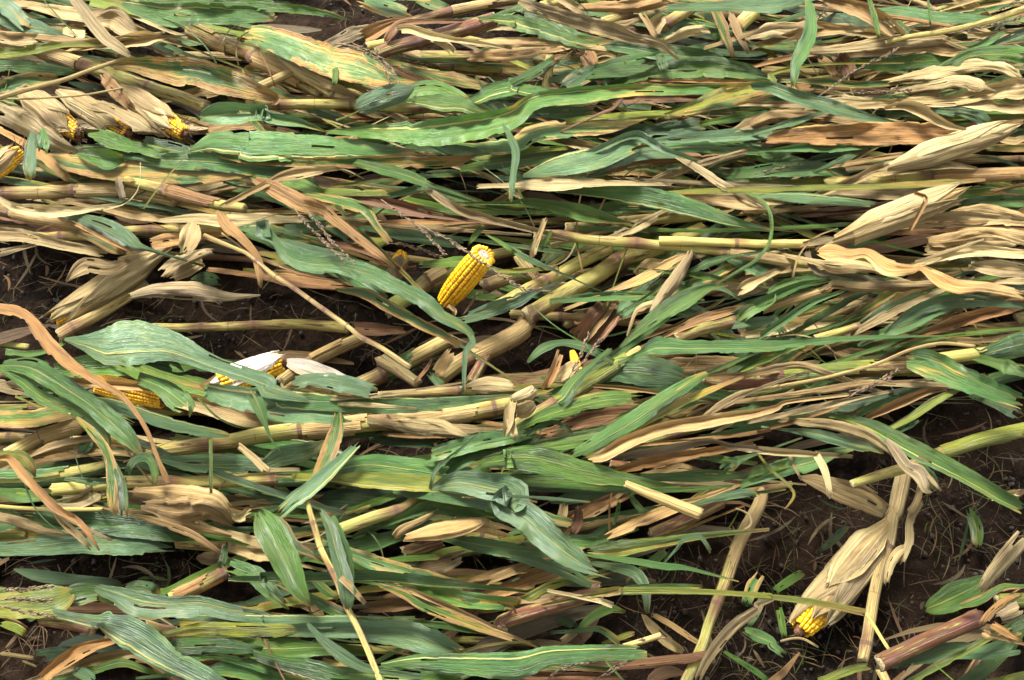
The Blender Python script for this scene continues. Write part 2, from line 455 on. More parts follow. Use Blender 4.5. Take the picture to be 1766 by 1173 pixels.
def leaf(pts, style, hcm, mid=0.0, name='corn_leaf', parent=None, ragged=0.5, torn=(0, 0), seed=None, step=3.6, rel=1.0,
         fold=None, tilt=None, sink=0.016, slits=None, nu=10):
    """a blade laid along pts [x, y, width, height or None] (photo pixels; height in cm)"""
    r = random.Random(seed if seed is not None else rng.random())
    p4 = [(p[0], p[1], p[2], (p[3] if p[3] is not None else hcm) * 0.01) for p in pts]
    S, Lpx = spline(p4, step)
    n = len(S) - 1
    m0 = mpp(S[n // 2][0], S[n // 2][1])
    L_m = Lpx * m0
    A, B = side_profile(L_m, ragged, r), side_profile(L_m, ragged, r)
    fold = r.uniform(-0.25, 0.80) if fold is None else fold
    tilt = r.uniform(-0.60, 0.50) if tilt is None else tilt
    dryish = style in 'DORPV'
    curl = r.uniform(-0.9, 1.0) if dryish else r.uniform(-0.3, 0.3)
    lump = 0.34 if dryish else 0.13
    if dryish: rel *= 1.5
    ph = [r.random() * 6.28 for _ in range(4)]
    wl = r.uniform(0.045, 0.10)
    amp = r.uniform(0.10, 0.32) * rel
    if torn == (0, 0):
        torn = tuple(0 if S[e][2] < 5 else min(0.25, r.uniform(0.4, 1.6) * S[e][2] / Lpx) for e in (0, -1))
    ends = []
    for e in range(2):
        v = [0.0] * (nu + 1)
        if torn[e]:
            q, slant = r.random(), r.uniform(-.5, .5)
            for i in range(nu + 1):
                if r.random() < 0.55: q = r.random() ** 1.4
                v[i] = torn[e] * min(1, max(0, q + slant * (i / nu - .5)))
        ends.append([int(round(z * n)) for z in v])
    if slits is None:
        slits = []
        for _ in range(int(r.random() * 5 * ragged + 0.5)):
            a = r.random() * 0.85; slits.append((a, a + r.uniform(0.04, 0.16), r.randint(1, nu - 2)))
    dry, tg, td, br, ed, _ = LEAF[style]
    verts, uv, eg = [], [], []
    off = (r.random() * 40)
    for k, (x, y, w, h) in enumerate(S):
        t = k / n
        a, b = S[max(0, k - 1)], S[min(n, k + 1)]
        tx, ty = b[0] - a[0], b[1] - a[1]
        q = math.hypot(tx, ty) or 1.0
        nx, ny = -ty / q, tx / q
        w = max(w, 0.6)
        V = t * L_m
        wm = 0.5 * w * mpp(x, y)
        h0 = h - min(sink, 0.35 * h) * abs(2 * t - 1) ** 6 + 0.006 * rel * fbm1(V * 7, ph[0])
        am, bm = A(t), B(t)
        for i in range(nu + 1):
            u = -1 + 2 * i / nu
            uu = u * (am if u < 0 else bm)
            wob = 0.05 * fbm1(V * 13, ph[1]) + 0.03 * fbm1(V * 45, ph[2])
            px, py = x + nx * w * 0.5 * (uu + wob), y + ny * w * 0.5 * (uu + wob)
            hh = h0 + wm * (tilt * u + fold * abs(u - mid) + curl * u * u)
            hh += wm * amp * 2.6 * u * u * fbm1(V * 1.6 / wl, ph[2] if u > 0 else ph[3])
            hh += wm * (0.05 * fbm1(V * 40, ph[1] + u * 0.8) + lump * (0.6 * mnoise.noise(Vector((u * 3.2, V * 11, ph[0]))) + 0.7 * abs(mnoise.noise(Vector((u * 2.1, V * 16, ph[3])))) + 0.35 * mnoise.noise(Vector((u * 7, V * 34, ph[2])))))
            verts.append(G(px, py, max(0.004, hh)))
            uv.append((u - mid + 0.03 * fbm1(V * 9, ph[3]), V + off))
            eg.append((abs(u) ** 1.0 * ed if abs(u) > 0.2 else 0.0, t))
    faces = []
    at = lambda k, i: max(ends[0][i], min(k, n - ends[1][i])) * (nu + 1) + i
    for k in range(n):
        t = k / n
        for i in range(nu):
            if any(a < t < b and i == c for a, b, c in slits): continue
            f = []
            for v in (at(k, i), at(k, i + 1), at(k + 1, i + 1), at(k + 1, i)):
                if v not in f: f.append(v)
            if len(f) > 2: faces.append(f)
    if len(faces) < 4: return None
    ob = mesh_obj(name, verts, faces, M_LEAF, verts[nu // 2], uv, eg, parent=parent)
    j = lambda s: r.uniform(-s, s)
    ob.pass_index = int(r.uniform(85, 100) if 0.45 <= abs(mid) < 2 else r.uniform(12, 58))
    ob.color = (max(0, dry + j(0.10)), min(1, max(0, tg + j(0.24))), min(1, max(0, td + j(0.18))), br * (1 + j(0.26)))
    return ob

def frames(C):
    """a rotation-minimising frame along world points"""
    T = [(C[min(i + 1, len(C) - 1)] - C[max(i - 1, 0)]).normalized() for i in range(len(C))]
    a = T[0].cross(Vector((0, 0, 1)))
    a = a.normalized() if a.length > 1e-4 else Vector((1, 0, 0))
    out = []
    for t in T:
        a = (a - t * a.dot(t)).normalized()
        out.append((t, a, t.cross(a)))
    return out

def tube(name, C, rad, mats, parent=None, ns=12, nodes=(), cap_mat=1, partial=1.0, phase=0.0, jag=None, uvoff=0.0):
    """C world points, rad metres each; nodes are arc lengths of the swollen joints"""
    F = frames(C)
    s = [0.0]
    for a, b in zip(C, C[1:]): s.append(s[-1] + (b - a).length)
    verts, uv, eg = [], [], []
    cols = ns + 1
    for i, c in enumerate(C):
        nd = min([(s[i] - q) for q in nodes], key=abs) if nodes else 1.0
        for k in range(cols):
            f = k / ns
            an = 6.28318 * (f * partial + phase)
            rr = rad[i] * (1 + 0.13 * math.exp(-(nd / 0.007) ** 2))
            if jag is not None: rr *= 1 + 0.10 * f
            rr *= 1 + 0.07 * mnoise.noise(Vector((math.cos(an) * 1.6, math.sin(an) * 1.6, s[i] * 14 + C[0].x * 9))) + 0.035 * mnoise.noise(Vector((math.cos(an) * 5, math.sin(an) * 5, s[i] * 30 + C[0].y * 9)))
            p = c + (F[i][1] * math.cos(an) + F[i][2] * math.sin(an)) * rr
            if i in (0, len(C) - 1) and jag is None: p = p + F[i][0] * rad[i] * 0.75 * mnoise.noise(Vector((math.cos(an) * 2.3, math.sin(an) * 2.3, C[0].x * 31 + i)))
            verts.append(p)
            uv.append((f, s[i] + uvoff)); eg.append((nd, 0.0))
    faces, fm = [], []
    n = len(C)
    for i in range(n - 1):
        for k in range(ns):
            if jag is not None and not (jag[0][k] <= i <= n - 1 - jag[1][k]): continue
            a = i * cols + k
            faces.append((a, a + 1, a + cols + 1, a + cols)); fm.append(0)
    if partial >= 1.0 and jag is None:
        for i0, rev in ((0, True), (n - 1, False)):
            cidx = len(verts)
            verts.append(C[i0]); uv.append((0, 0)); eg.append((1, 0))
            for k in range(ns):
                a, b = i0 * cols + k, i0 * cols + k + 1
                faces.append((b, a, cidx) if rev else (a, b, cidx)); fm.append(1 if len(mats) > 1 else 0)
    return mesh_obj(name, verts, faces, None, C[0], uv, eg, mats=mats, face_mat=fm, parent=parent)

STEMS = []      # what leaves can grow from: (root, [(x, y)], label)

def stalk(pts, style, hcm, nodes=None, sheaths=(), sheath_style='S', label=None, name='corn_stalk', category='corn stalk', group=None, ns=14, register=True):
    p4 = [(p[0], p[1], p[2], (p[3] if p[3] is not None else hcm) * 0.01) for p in pts]
    S, Lpx = spline(p4, 4.0 if pts[0][2] > 9 else 7.0)
    root = bpy.data.objects.new(name, None)
    root.empty_display_size = 0.05
    COL.objects.link(root)
    r = random.Random(rng.random())
    C, rad = [], []
    sd_ = r.random() * 50
    for x, y, w, h in S:
        m = mpp(x, y, h)
        C.append(G(x, y, max(h, 0.3 * w * m)) + Vector((0, 0, 0.0015 * fbm1(x * 0.02, sd_))))
        rad.append(0.5 * w * m)
    root.location = C[0]
    s = [0.0]
    for a, b in zip(C, C[1:]): s.append(s[-1] + (b - a).length)
    L = s[-1]
    if nodes is None:
        nodes, q = [], r.uniform(0.03, 0.14)
        while q < L:
            nodes.append(q); q += r.uniform(0.11, 0.19)
    else:
        nodes = [f * L for f in nodes]
    st = STEM[style]
    ob = tube('stem', C, rad, [M_STEM, M_CUT], root, ns, nodes, uvoff=r.random() * 9)
    j = lambda q: r.uniform(-q, q)
    ob.color = (max(0, st[0] + j(.10)), max(0, st[1] + j(.10)), min(1, max(0, st[2] + j(.12))), st[3] * (1 + j(.08)))
    for a, b in sheaths:
        i0, i1 = int(a * (len(C) - 1)), int(b * (len(C) - 1))
        if i1 - i0 < 4: continue
        nn = 14
        jag = ([int(2.5 * r.random() ** 2) for _ in range(nn)], [int((i1 - i0) * 0.5 * (k / nn) ** 1.5 + 2 * r.random()) for k in range(nn)])
        sh = tube('leaf_sheath', C[i0:i1 + 1], [q * (1.13 + 0.03 * r.random()) for q in rad[i0:i1 + 1]], [M_LEAF], root, nn,
                  partial=0.93, phase=r.random(), jag=jag, uvoff=r.random() * 9)
        uvl = sh.data.uv_layers['UVMap'].data
        for q in uvl: q.uv[0] = q.uv[0] * 3.0 + 4.0
        for q in sh.data.uv_layers['Edge'].data: q.uv = (0.05, 0.3)
        ls = LEAF[sheath_style]
        sh.color = (ls[0] + j(.1), ls[1], min(1, max(0, ls[2] + j(.1))), ls[3])
    tag(root, label, category, group)
    if register: STEMS.append((root, [(x, y, h) for x, y, w, h in S], st[4]))
    return root

def grain_tube(name, pts, hcm, wpx, parent=None, beads=True):
    """a tassel branch: a thin rachis set with small overlapping spikelets, one mesh"""
    S, Lpx = spline([(p[0], p[1], wpx, (p[3] if p[3] is not None else hcm) * 0.01) for p in pts], 4.0)
    r = random.Random(rng.random())
    verts, faces = [], []
    C = [G(x, y, h) + Vector((0, 0, 0.002 * fbm1(x * .05, 3))) for x, y, w, h in S]
    F = frames(C)
    m = mpp(S[0][0], S[0][1])
    for i, c in enumerate(C):
        rr = 0.5 * wpx * m * 0.35 * (1 - 0.6 * i / len(C))
        for k in range(5):
            an = 6.28318 * k / 5
            verts.append(c + (F[i][1] * math.cos(an) + F[i][2] * math.sin(an)) * rr)
    for i in range(len(C) - 1):
        for k in range(5):
            faces.append((i * 5 + k, i * 5 + (k + 1) % 5, (i + 1) * 5 + (k + 1) % 5, (i + 1) * 5 + k))
    if beads:
        for i in range(1, len(C) - 1):
            if i / len(C) < 0.12: continue
            for _ in range(2):
                an = r.random() * 6.28
                out = F[i][1] * math.cos(an) + F[i][2] * math.sin(an)
                ax = (F[i][0] + out * 0.28).normalized()
                ln, rd = 0.0075 * r.uniform(.6, 1.4), 0.00105 * r.uniform(.7, 1.3)
                b = C[i] + out * 0.001
                q = ax.cross(out).normalized()
                o2 = q.cross(ax)
                k0 = len(verts)
                verts.append(b)
                for f in (0.35, 0.7):
                    for k in range(4):
                        a2 = 1.5708 * k
                        verts.append(b + ax * ln * f + (q * math.cos(a2) + o2 * math.sin(a2)) * rd)
                verts.append(b + ax * ln)
                for k in range(4):
                    k2 = (k + 1) % 4
                    faces += [(k0, k0 + 1 + k2, k0 + 1 + k), (k0 + 1 + k, k0 + 1 + k2, k0 + 5 + k2, k0 + 5 + k), (k0 + 5 + k, k0 + 5 + k2, k0 + 9)]
    return mesh_obj(name, verts, faces, M_TASSEL, C[0], parent=parent)

# ------------------------------------------------------------------ ears
def ear(base, tip, dpx, hcm, kern=(0.0, 1.0), husks=(), rows=16, silk=False, dirt=0.0, label=None, group=None, parent=None, broken=False,
        name='corn_ear', htip=None, tipfull=0.55, kside=None):
    """base and tip (photo px), cob diameter in px; husks = (angle, half width, s0, s1, flare, style)"""
    hb, ht = hcm * 0.01, (hcm if htip is None else htip) * 0.01
    Bp, Tp = G(*base, hb), G(*tip, ht)
    mx = mpp((base[0] + tip[0]) / 2, (base[1] + tip[1]) / 2, hb)
    rad = 0.5 * dpx * mx
    A = (Tp - Bp); L = A.length; A = A.normalized()
    view = (CAMP - (Bp + Tp) / 2).normalized()
    side = A.cross(view).normalized()
    top = side.cross(A)
    r = random.Random(rng.random())
    root = bpy.data.objects.new(name, None)
    root.empty_display_size = 0.03
    COL.objects.link(root)
    if parent is not None:
        root.parent = parent; root.location = Bp - Vector(parent.location)
    else:
        root.location = Bp
        tag(root, label, 'corn ear', group)
    P = lambda s, phi, q: Bp + A * (s * L) + (side * math.cos(phi) + top * math.sin(phi)) * q
    prof = lambda s: rad * (0.86 + 0.14 * min(1, max(0, s) * 4)) * (1 if s < 0.55 else 1 - (1 - tipfull) * ((min(s, 1) - 0.55) / 0.45) ** 1.7)
    if kern:
        verts, faces, uv = [], [], []
        dphi = 2 * math.pi / rows
        ds = rad * dphi * 0.80 / L
        N = max(1, int((kern[1] - kern[0]) / ds))
        kh = rad * 0.15
        g = [-1, -0.62, 0, 0.62, 1]
        for i in range(rows):
            lean = r.uniform(-.04, .04)
            shift = r.random()
            for k in range(N):
                s0 = kern[0] + (k + 0.5 + (shift - .5) * 0.6) * ds
                if dirt and r.random() < dirt * 0.06: continue
                rk = r.random(); bump = r.uniform(.85, 1.12)
                base_i = len(verts)
                jx, jy = r.uniform(-.05, .05), r.uniform(-.05, .05)
                for b in g:
                    for a in g:
                        rr = max(abs(a), abs(b))
                        cor = 0.93 if abs(a) == 1 and abs(b) == 1 else 1.0
                        hgt = (1.0 if rr < .1 else 1.02 if rr < .7 else -0.2) * bump
                        if a == 0 and b == 0: hgt = 0.97 * bump
                        if rr == 1 and abs(a) < .7: hgt = 0.35 * bump
                        phi = (i + 0.5 + lean * k * 0.1 + jx) * dphi + a * dphi * 0.475 * cor
                        s = s0 + (b * 0.54 * cor + jy) * ds
                        verts.append(P(s, phi, prof(s) - kh + kh * hgt))
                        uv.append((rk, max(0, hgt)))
                for y in range(4):
                    for x in range(4):
                        q = base_i + y * 5 + x
                        faces.append((q, q + 1, q + 6, q + 5))
        if broken:      # the kernels splayed round the snapped end
            for i in range(rows):
                base_i = len(verts); rk = r.random()
                ph0 = (i + 0.5) * dphi
                rin, rout = rad * 0.46, rad * r.uniform(0.86, 1.04)
                for b in g:
                    for a in g:
                        f = (b + 1) / 2
                        wd = 0.5 + 0.5 * f
                        rise = (0.10 + 0.12 * (1 - f)) * (1 - 0.7 * a * a) * (0.2 if abs(b) == 1 else 1)
                        q = P(kern[0], ph0 + a * dphi * 0.44, rin + (rout - rin) * f) - A * rad * (rise * 1.6 + 0.02)
                        verts.append(q); uv.append((rk, 0.3 + 0.7 * f))
                for y in range(4):
                    for x in range(4):
                        q = base_i + y * 5 + x
                        faces.append((q, q + 1, q + 6, q + 5))
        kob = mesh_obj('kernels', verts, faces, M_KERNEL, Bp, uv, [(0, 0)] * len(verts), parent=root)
        kob.color = (1, 1, 1, 1 - dirt * 0.5 + 0.0)
        # the cob under the kernels
        C = [P(s, 0, 0) for s in (kern[0], kern[0] + 0.02, 0.25, 0.5, 0.75, min(1, kern[1]), min(1.0, kern[1]) + 0.02)]
        q = [rad * 0.55, rad * 0.74] + [prof(s) - kh * 1.0 for s in (0.25, 0.5, 0.75)] + [prof(1) * 0.45, prof(1) * 0.05]
        tube('cob_core', C, q, [M_CORE], root, 14)
        if broken:
            vv, ff = [], []
            for j_, (q_, z_) in enumerate(((0.5, 0.0), (0.44, 0.10), (0.34, 0.14), (0.18, 0.10), (0.06, 0.03))):
                for k in range(18):
                    vv.append(P(kern[0], 6.28318 * k / 18, rad * q_ * (1 + 0.10 * r.uniform(-1, 1))) - A * rad * (z_ + 0.07 * r.random()))
            for j_ in range(4):
                for k in range(18):
                    ff.append((j_ * 18 + k, j_ * 18 + (k + 1) % 18, (j_ + 1) * 18 + (k + 1) % 18, (j_ + 1) * 18 + k))
            ff.append(tuple(range(72, 90)))
            mesh_obj('pith', vv, ff, M_PITH, Bp, parent=root)
    for ki, (ang, hw, s0, s1, flare, sty) in enumerate(husks):
        nu, nv = 14, 30
        verts, uv, eg = [], [], []
        ph = [r.random() * 9 for _ in range(3)]
        lay = 1.05 + 0.035 * ki
        for k in range(nv + 1):
            t = k / nv
            s = s0 + (s1 - s0) * t
            grow = min(1.0, 0.32 + 2.4 * t) if s0 < 0.05 else 1.0
            w = hw * (1 if t < 0.55 else max(0.05, 1 - ((t - 0.55) / 0.45) ** 1.8))
            for i in range(nu + 1):
                u = -1 + 2 * i / nu
                phi = R(ang + u * w) + 0.10 * fbm1(t * 3, ph[0])
                q = prof(min(1, s)) * lay * grow + rad * (flare * max(0, t - 0.45) ** 1.3 * 2.0)
                q += rad * (0.05 * math.sin(u * 7 + ph[1] + t * 3) + 0.05 * fbm1(t * 5 + u, ph[1]) + 0.10 * u * u * fbm1(t * 4, ph[2] + (u > 0)))
                ss = s + (0.03 * fbm1(u * 3, ph[2]) + 0.05 * fbm1(u * 9, ph[0])) * t
                q += rad * (0.035 * fbm1(u * 13 + ki, ph[0]) + 0.06 * t * fbm1(u * 6, ph[1] + t * 4))
                verts.append(P(ss, phi, q))
                uv.append((4.0 + u * 0.9, t * L * 0.6 + ki * 3)); eg.append((abs(u) * LEAF[sty][4], t * 0.8))
        faces = []
        for k in range(nv):
            for i in range(nu):
                a = k * (nu + 1) + i
                faces.append((a, a + 1, a + nu + 2, a + nu + 1))
        ho = mesh_obj('husk', verts, faces, M_LEAF, Bp, uv, eg, parent=root)
        ls = LEAF[sty]
        j = lambda q_: r.uniform(-q_, q_)
        ho.color = (ls[0] + j(.08), ls[1], min(1, max(0, ls[2] + j(.10))), ls[3] * (1 + j(.10)))
    if silk:
        vv, ff = [], []
        for _ in range(46):
            an = r.random() * 6.28; s = r.uniform(0.72, 1.02)
            p = P(s, an, prof(min(1, s)) * r.uniform(.7, 1.12))
            d = (A * r.uniform(.2, 1) + side * r.uniform(-.9, .9) + top * r.uniform(-.6, .5)).normalized()
            ln = rad * r.uniform(.4, 1.5)
            k0 = len(vv)
            wv = d.cross(view).normalized() * rad * 0.028
            for k in range(6):
                c = p + d * ln * k / 5 + Vector((r.uniform(-1, 1), r.uniform(-1, 1), r.uniform(-1, .4))) * rad * 0.06
                vv += [c - wv, c + wv, c + view * rad * 0.03]
            for k in range(5):
                for e in range(3):
                    ff.append((k0 + 3 * k + e, k0 + 3 * k + (e + 1) % 3, k0 + 3 * k + 3 + (e + 1) % 3, k0 + 3 * k + 3 + e))
        mesh_obj('silk', vv, ff, M_SILK, Bp, parent=root)
    return root

# ------------------------------------------------------------------ what the photograph shows
STALKS = """
m 10|a1 255,330,85 400,375 560,430 700,470 850,530 980,575 1150,625 1350,700|n=.28/.66;sh=.0-.26
m 10|a1 1240,190,90 1420,270 1640,350 a2 30,375,98 250,480 460,610,80|n=.5;sh=.52-1/.0-.3;ss=S
d 16|a1 -40,645,36 200,580 420,520 560,470 700,420 850,365,24|n=2;l=weathered grass-like tassel stem lying aslant over the upper left leaves;nm=tassel_stem;cat=tassel stem
d 15|a1 0,645,14 300,640 560,620 800,575|n=2;nm=straw;cat=straw
y 11|a2 -20,690,66 200,685 700,680 900,700 1140,705 1500,705|n=.14/.45/.75;k=yel
p 12|a2 1000,160,60 1180,110 1310,75 1500,40 1760,-5|n=.42;sh=.45-.98
p 13|a2 840,350,88 960,310 1090,275 1350,205 1610,130,104|n=.34;k=redtop;l=thick red-purple corn stalk broken off beside a broad green leaf, near top
c 12|a2 770,300,55 890,278|n=2;nm=stalk_stub;cat=stalk piece
m 8|a2 1120,372,80 1300,372 1490,370 1650,368|n=.7;l=short brown stalk end showing pale green pith, below the red stalk
y 6|a2 1250,438,70 1650,450|n=.2
t 12|a2 20,590,60 280,470 300,470 450,555 540,610|n=2;nm=stalk_stub;cat=stalk piece
y 8|a3 300,300,60 292,430 268,600|n=.1;l=thin yellow stalk standing upright between brown leaves near top edge
y 9|a3 240,45,70 380,5 520,-40|n=2
y 12|a3 640,150,75 820,85|n=.9;nm=stalk_stub;cat=stalk piece
y 12|a3 1040,165,80 1250,35|n=.05;nm=stalk_stub;cat=stalk piece
c 11|a3 1500,200,95 1560,140 1625,80|n=.1;nm=stalk_stub;cat=stalk piece
p 12|a4 340,45,40 560,68|n=2
y 16|a4 840,275,30 1000,240 1250,200 1500,140 1760,50,46|n=2;l=slim yellow-green stem with seed tassels at the upper right
p 8|a3 100,705,30 280,680 330,690|n=2
t 10|b1 10,165,86 150,160 280,160 480,150 800,150 1060,195 1140,215|n=.02/.41;sh=.43-.75;k=leftstalk;l=thick tan jointed stalk lying level at left with a green middle
y 12|b1 820,75,56 1075,145,78 1400,230 1600,262,60|n=.33;sh=.34-.9;ss=R;k=leftb
m 9|b1 -30,272,76 70,290 300,330 540,370 610,388|n=.16;sh=.17-.95
y 8|b1 -20,450,60 400,445 620,440 800,410 1000,402 1460,395|n=.28/.68
t 5|b1 385,1095,90 540,1010 700,920 960,760,70|n=.15;l=pale jointed stalk under the tan husked ear at left
d 16|b1 1330,435,26 1550,530 b2 0,570,28 150,690 300,790 480,920 650,1040 c2 720,0,34 850,70 1000,170 1050,200|n=.25/.45/.6/.8;l=long bare thin stem slanting down across the dark soil;nm=tassel_stem;cat=tassel stem;ey=1
d 15|b1 1450,425,14 1600,540 1741,690|n=2;nm=straw;cat=straw
m 5|b1 1000,1040,54 1290,1040 1741,1025 b2 170,1020 400,1022 640,1045,75|n=.25/.52;k=soilstalk;l=thin stalk with purple and yellow joints lying on the bare soil
g 6|b2 890,930,112 1050,830 1170,745 1370,640|n=.58;sh=.6-1;k=cobstalk;l=thick green and tan stalk passing behind the bare yellow cob
d 7|b2 1530,775,95 1741,700 b3 130,690|n=.05;l=dark brown stalk butting against the bare yellow cob from the right
t 5|c2 1240,275,112 1400,160 1741,-10 b3 165,972|n=.34;sh=.36-1;k=diaglow;l=pale jointed stalk rising from the bare soil towards the wrapped green band
y 7|b3 150,972,112 340,850 600,700 780,590 980,530 1300,400|n=.02/.53;k=diag;l=long pale diagonal stalk rising to the right, below the bright yellow-green one
y 8|b3 -60,910,85 160,790 260,745 480,620 690,520|n=.43;l=bright yellow-green diagonal stalk above the long pale diagonal one
t 5|b3 90,580,75 180,690 230,760|n=.9;nm=stalk_stub;cat=stalk piece
y 12|b3 190,438,66 370,440 600,470 880,492 1200,520 1490,550 1741,590 b4 150,600 330,625|n=.1/.38/.7;sh=.72-.95;l=level jointed stalk ending in a knot of husk at right
c 13|b3 1010,472,58 1300,482 1560,490 b4 0,495 370,495|n=.5;l=pale cream split stalk with a clean cut left end
y 8|b3 400,400,75 590,385 900,340 1170,320 1400,300|n=.24;sh=.0-.22/.26-.4
m 13|b3 1120,1115,76 1300,1050 1510,1000|n=.97;k=fork
y 13|b4 440,92,80 640,90 880,80 1150,60 1500,45 1760,38|n=.15/.52;sh=.53-1;ss=O;l=stalk with an orange sheath by the right edge, under the pointed husk
m 14|b4 40,925,50 200,870 470,790|n=2;sh=.1-1;ss=S
m 14|b4 380,1110,50 670,1030|n=.95
y 9|c1 960,765,90 1200,725,96 1480,690,100 c2 60,650,112 330,615 600,590 690,580 1040,545 1390,505,112 1690,450 c3 60,430,100|n=.17/.41/.65/.94;sh=.43-.62/.67-.9;k=main;l=thickest stalk, pale tan, lying across the middle of the photo
m 13|c3 40,610,92 330,440 460,360 650,240 890,95,80|n=.32;sh=.34-.98;ss=Y;k=up
t 8|c1 50,775,95 280,655 560,570|n=.45;sh=.47-1;l=cream stalk with one joint slanting up above dark soil, left
m 9|c1 -30,935,116 300,920 580,870 700,835,60|n=2;sh=.0-1;ss=E
y 9|c1 340,1000,84 560,980 800,950 1170,955 1500,945 c2 0,940 120,935 420,930 560,920|n=.42/.78;k=low;sh=.8-1;ss=E
t 4|c2 205,295,80 380,175 560,85 740,5|n=.3;sh=.4-1
r 7|c2 860,150,110 960,210 1100,310,70|n=2;l=rotten brown-green stalk chunk lying on soil between two stalks
d 4|c2 700,325,105 900,235 1130,115 1310,20|n=.25;sh=.3-.7;ss=E
d 9|c2 840,385,50 1100,370 1385,355,62|n=.98
p 5|c2 1445,300,80 1500,210 1545,130|n=2;nm=stalk_stub;cat=stalk piece;l=short red and yellow stalk stub poking from pale husk, centre
m 14|c2 600,1262,85 800,1190,85 985,1130,72 1080,1065,55 1160,1000,40|n=.6;k=yfork
y 10|c2 630,1160,26 790,1110|n=2;nm=straw;cat=straw
p 13|c3 690,832,52 815,845|n=2
t 17|c3 790,962,48 1000,1050,70 1280,1160,80|n=2;nm=stalk_strip;cat=stalk strip;l=square-ended orange-yellow strip of split stalk above the lower soil gap
p 8|d3 960,220,88 1150,140 1420,5|n=2
p 12|c3 1300,290,84 1500,310 1741,285 c4 0,275 240,255 600,220 1010,200,100|n=.44;sh=.46-1;ss=Y;k=purp;l=red and yellow jointed stalk bearing the broad green leaf at right
y 12|c4 980,165,84 1250,140 1600,90 1760,60|n=.8
d 16|c4 0,350,24 400,280 750,190 1000,90 1200,50 1420,65|n=2;nm=straw;cat=straw
m 12|c4 612,967,60 800,905 960,860 1170,770,80 1450,680,85 1800,600,90|n=.42;sh=.5-1;ss=Y;l=hollow yellow stalk with a clean white cut end over dark soil
d 5|c4 965,860,90 900,1150 d4 880,100 850,290,80 800,450 760,640 720,900 690,1040,74|n=.45/.93;sh=.05-.43;ss=D;k=vert;l=upright dry tan stalk standing beside the speckled husked ear
p 10|d1 270,765,108 450,790 615,825|n=.97;k=purpleft
m 10|d1 960,825,90 1050,855 1140,872|n=.9;k=dl2
m 9|d1 1110,645,84 1300,560 1480,465|n=.95;sh=.1-.9;ss=O;k=tie
d 4|d1 10,1000,25 220,1030|n=2;nm=straw;cat=straw
d 4|d1 150,1050,14 240,1085|n=2;nm=straw;cat=straw
y 12|d1 -10,40,26 350,60 670,57|n=2;nm=straw;cat=straw
y 17|d2 370,-20,36 430,190,42 470,320 560,500 640,700 740,900,42 860,1190|n=.15/.42;k=thin;l=slim bent yellow stem running down to the bottom edge
p 8|d2 1010,345,90 1250,265|n=2
y 12|d2 480,1060,60 710,1110|n=.97
p 12|d2 1640,840,100 d3 0,790 250,710 450,650 610,595|n=.97;k=redlow;l=red-purple stalk sloping up to a curled leaf at lower centre
y 15|d4 715,735,24 800,880 860,975|n=2;nm=straw;cat=straw
m 5|c4 40,1010,70 d3 1650,60 1530,280 1430,560,76 1335,805,70 1290,950 1180,1190,74|n=.62;sh=.0-.6;k=cvert;l=leaning tan and purple stalk running up from the bottom edge
t 15|d3 775,955,40 1020,880|n=2;nm=straw;cat=straw
p 9|d4 790,1065,116 1100,920 1450,765|n=.95;k=thickred;l=thick red stalk with a blackened joint in the lower right corner
p 3|d4 1350,1190,60 1450,1030|n=2
t 4|d4 800,1100,60 850,1200|n=2
"""
